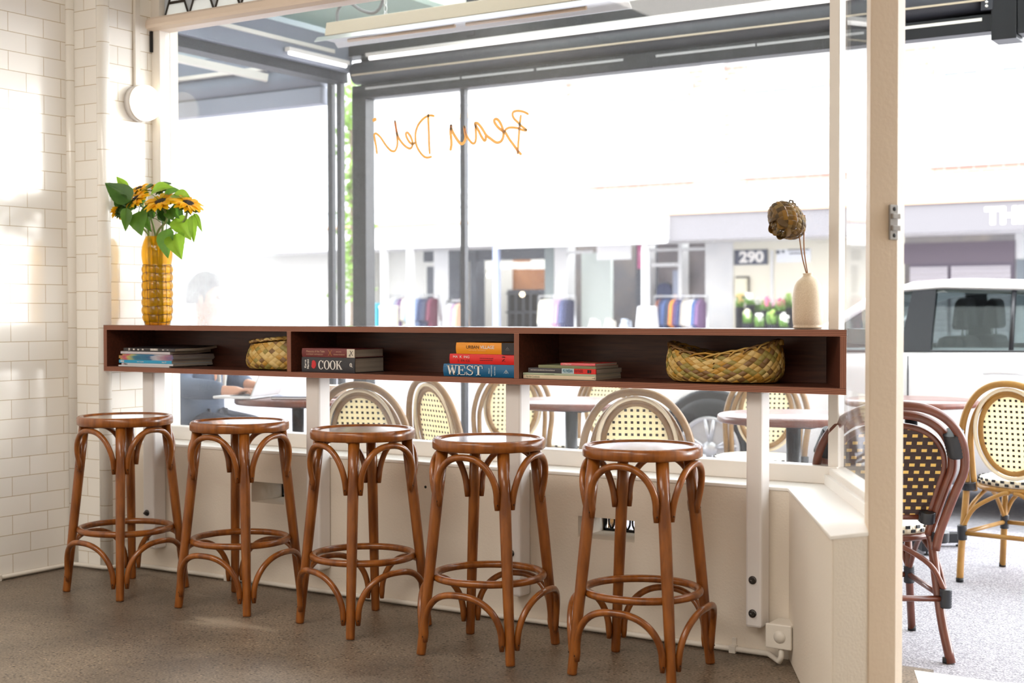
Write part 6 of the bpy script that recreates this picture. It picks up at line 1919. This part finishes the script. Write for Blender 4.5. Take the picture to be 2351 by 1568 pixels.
# ================================================================ cars
CW = mat('white_car_paint', lin(226, 226, 228), .25, coat=.6)
CT = mat('black_car_trim', lin(24, 24, 30), .35)
CI = mat('car_interior', lin(46, 44, 48), .8)
TY = mat('tyre', lin(26, 26, 28), .8)
RIM = mat('alloy_rim', lin(200, 200, 204), .3, .6)
def make_car(label):
    """local frame: x to the rear, near side at y=0, width to +y"""
    t_ = thing('car', label, 'car')
    W2 = .87
    st = [(-.98, .35, .52, .60), (-.93, .22, .66, .74), (-.6, .19, .78, .82), (-.16, .18, .86, .85), (.52, .18, .965, .87), (1.0, .18, .975, .87), (1.8, .18, .985, .87), (2.5, .19, 1.0, .86), (2.9, .22, 1.0, .82), (3.12, .35, .92, .72), (3.18, .45, .80, .62)]
    vs, cols = [], 10
    for x, zb3, belt, hw in st:
        prof = [(-hw * .80, zb3), (-hw * .98, zb3 + .10), (-hw, zb3 + .30), (-hw * .985, belt - .12), (-hw * .93, belt - .01), (-hw * .80, belt + .015), (0, belt + .03)]
        full = prof + [(-a, b_) for a, b_ in prof[:-1]][::-1]
        cols = len(full)
        vs += [(x, W2 + a, b_) for a, b_ in full]
    fs = [(i * cols + k_, i * cols + k_ + 1, (i + 1) * cols + k_ + 1, (i + 1) * cols + k_) for i in range(len(st) - 1) for k_ in range(cols - 1)]
    fs += [(i * cols, i * cols + cols - 1, (i + 1) * cols + cols - 1, (i + 1) * cols)[::-1] for i in range(len(st) - 1)]
    fs += [tuple(range(cols)), tuple(range((len(st) - 1) * cols, len(st) * cols))[::-1]]
    # open the cabin: drop the deck faces between windscreen and tailgate
    body = MB().add(vs, fs, 0, True)
    keep = [q for q in range(len(body.f)) if not (all(st[0][0] <= body.v[k_].x for k_ in body.f[q]) and 0.51 < min(body.v[k_].x for k_ in body.f[q]) + .001 and max(body.v[k_].x for k_ in body.f[q]) < 2.91 and all(body.v[k_].z > .94 and abs(body.v[k_].y - W2) < .72 for k_ in body.f[q]) and len(body.f[q]) == 4 and min(body.v[k_].z for k_ in body.f[q]) > .94)]
    body.f = [body.f[q] for q in keep]; body.m = [body.m[q] for q in keep]; body.s = [body.s[q] for q in keep]
    obj('body', body, CW, t_, local=True)
    obj('cabin_floor', MB().box(.1, 2.7, .12, 2 * W2 - .12, .30, .34), CI, t_, local=True)
    # roof
    rs = [(.96, 1.33, .60), (1.15, 1.385, .63), (1.4, 1.40, .63), (2.1, 1.375, .61), (2.7, 1.31, .57)]
    rv = []
    for x, z_, hw in rs:
        pr_ = [(-hw, z_ - .075), (-hw * .95, z_ - .02), (-hw * .6, z_ + .012), (0, z_ + .022), (hw * .6, z_ + .012), (hw * .95, z_ - .02), (hw, z_ - .075), (hw * .8, z_ - .06), (-hw * .8, z_ - .06)]
        rv += [(x, W2 + a, b_) for a, b_ in pr_]
    c9 = 9
    obj('roof', MB().add(rv, [(i * c9 + k_, i * c9 + (k_ + 1) % c9, (i + 1) * c9 + (k_ + 1) % c9, (i + 1) * c9 + k_) for i in range(len(rs) - 1) for k_ in range(c9)] + [tuple(range(c9)), tuple(range(4 * c9, 5 * c9))], 0, True), CW, t_, local=True)
    for s in (-1, 1):
        Y = lambda hw: W2 + s * hw
        gl_ = [(.42, .80, .97), (1.02, .60, 1.31), (1.9, .63, 1.385), (2.8, .57, 1.28), (2.88, .76, 1.0), (1.8, .80, .985)]
        def gy(z_): return W2 + s * (.80 - (z_ - .97) / .40 * .19)
        P_ = lambda x, z_, o=0: (x, gy(z_) + s * o, z_)
        obj('pillar', MB().tube([P_(.52, .965), P_(.98, 1.285)], .032, 8), CW, t_, local=True)
        obj('pillar', MB().add([P_(1.19, .975, .016), P_(1.375, .975, .016), P_(1.36, 1.345, .016), P_(1.22, 1.345, .016), P_(1.19, .975, -.03), P_(1.375, .975, -.03), P_(1.36, 1.345, -.03), P_(1.22, 1.345, -.03)], [(0, 1, 2, 3), (7, 6, 5, 4), (0, 4, 5, 1), (1, 5, 6, 2), (2, 6, 7, 3), (3, 7, 4, 0)]), CT, t_, local=True)
        obj('window_divider', MB().tube([P_(1.83, .985), P_(1.81, 1.345)], .014, 6), CT, t_, local=True)
        obj('pillar', MB().tube([P_(2.86, .99), P_(2.70, 1.26)], .07, 8), CW, t_, local=True)
        obj('side_glass', MB().add([P_(.56, .968), P_(2.80, .985), P_(2.70, 1.26), P_(2.1, 1.33), P_(1.4, 1.352), P_(1.15, 1.335), P_(.99, 1.28)], [tuple(range(7))]), M['car_glass'], t_, local=True, solid=.005)
        obj('belt_trim', MB().tube([P_(.54, .966, .006), P_(1.3, .975, .006), P_(2.85, .99, .006)], .009, 6), CT, t_, local=True)
        obj('roof_trim', MB().tube([P_(.97, 1.285, .01), P_(1.15, 1.34, .012), P_(1.4, 1.357, .012), P_(2.1, 1.335, .012), P_(2.72, 1.265, .01)], .012, 6), M['alu'], t_, local=True)
        obj('door_seam', MB().box(1.258, 1.264, W2 + s * .872 - .006, W2 + s * .872 + .006, .22, .95), CT, t_, local=True)
        obj('door_handle', MB().tube([(1.70, W2 + s * .885, .86), (1.76, W2 + s * .905, .865), (1.88, W2 + s * .905, .865), (1.94, W2 + s * .885, .86)], .014, 8), CW, t_, local=True)
        mi_ = obj('mirror', MB().ball((.66, W2 + s * .97, 1.02), .1, 14, sc=(.6, 1, .75)), CW, t_, local=True)
        for xw in (0, 2.6):
            yw = W2 + s * .80
            fnw = lambda x, y, z_, xw=xw, yw=yw: (xw + x, yw + s * z_, .33 + y)
            obj('wheel_arch', MB().lathe([(.001, -.16), (.385, -.16), (.385, .074), (.36, .078), (.001, .06)], 32, fn=fnw), CT, t_, local=True)
            wh = obj('wheel', MB().lathe([(.2, .0), (.30, -.02), (.325, .02), (.325, .09), (.30, .112), (.23, .115), (.21, .10), (.2, .05)], 36, fn=fnw), TY, t_, local=True)
            rm = MB().lathe([(.215, .095), (.21, .112), (.19, .112), (.185, .09)], 36, fn=fnw).lathe([(.001, .085), (.055, .085), (.05, .108), (.001, .11)], 16, fn=fnw)
            for k_ in range(5):
                a = 2 * PI * k_ / 5 + .3
                for da in (-.16, .16):
                    rm.tube([fnw(.045 * math.cos(a), .045 * math.sin(a), .098), fnw(.195 * math.cos(a + da), .195 * math.sin(a + da), .102)], .014, 6)
            obj('rim', rm, RIM, wh, local=True)
    obj('windscreen', MB().add([(.54, W2 - .74, .968), (.54, W2 + .74, .968), (.97, W2 + .56, 1.30), (.97, W2 - .56, 1.30)], [(0, 1, 2, 3)]), M['car_glass'], t_, local=True, solid=.005)
    obj('rear_glass', MB().add([(2.88, W2 - .68, 1.0), (2.88, W2 + .68, 1.0), (2.70, W2 + .52, 1.28), (2.70, W2 - .52, 1.28)], [(0, 1, 2, 3)]), M['car_glass'], t_, local=True, solid=.005)
    for s in (-1, 1):
        obj('headlight', MB().ball((-.86, W2 + s * .60, .66), .12, 14, sc=(.7, 1.2, .55)), mat('lamp_glass', lin(214, 218, 224), .1) if s < 0 else bpy.data.materials['lamp_glass'], t_, local=True)
        obj('tail_light', MB().ball((3.08, W2 + s * .60, .86), .10, 14, sc=(.5, 1.1, 1)), mat('tail_red', lin(150, 20, 24), .2) if s < 0 else bpy.data.materials['tail_red'], t_, local=True)
        for x in (1.42, 2.2):
            se = obj('seat', MB().box(x - .08, x + .10, W2 + s * .38 - .22, W2 + s * .38 + .22, .45, 1.06).box(x - .5, x + .1, W2 + s * .38 - .22, W2 + s * .38 + .22, .42, .55), CI, t_, local=True, bevel=.05)
            hr_ = MB().prism([(-.05, 1.10), (.06, 1.10), (.045, 1.29), (.0, 1.30), (-.03, 1.26)], W2 + s * .38 - .12, W2 + s * .38 + .12, fn=lambda a, b_, c, x=x: (x + .04 + a, c, b_))
            obj('headrest', hr_, CI, se, local=True, bevel=.03)
            for q in (-.05, .05):
                hr2 = obj('headrest_post', MB().tube([(x + .045, W2 + s * .38 + q, 1.04), (x + .045, W2 + s * .38 + q, 1.12)], .007, 6), M['alu'], se, local=True)
    obj('dashboard', MB().box(.7, .95, .2, 2 * W2 - .2, .55, .95), CI, t_, local=True, bevel=.04)
    return t_
car0 = make_car('white hatchback parked at the kerb right outside the open door')
car0.location = (-3.61 - .02, 8.10, RZ + .0015)
car1 = copy_tree(car0)
car1['label'] = 'white car on the far side of the street, seen through the parked car windows'
car1.location = (.9, 14.2, RZ + .0015); car1.rotation_euler = (0, 0, PI)
for c in (car0, car1): c['group'] = 'white cars in the street'

# ---------------------------------------------------------------- turn every text into a mesh
dg = bpy.context.evaluated_depsgraph_get()
dg.update()
for o in [q for q in bpy.data.objects if q.type == 'FONT']:
    me = bpy.data.meshes.new_from_object(o.evaluated_get(dg))
    n = bpy.data.objects.new('tmp', me)
    COL.objects.link(n)
    n.parent = o.parent; n.location = o.location; n.rotation_euler = o.rotation_euler; n.scale = o.scale
    nm = o.name
    bpy.data.objects.remove(o, do_unlink=True)
    n.name = nm; me.name = nm
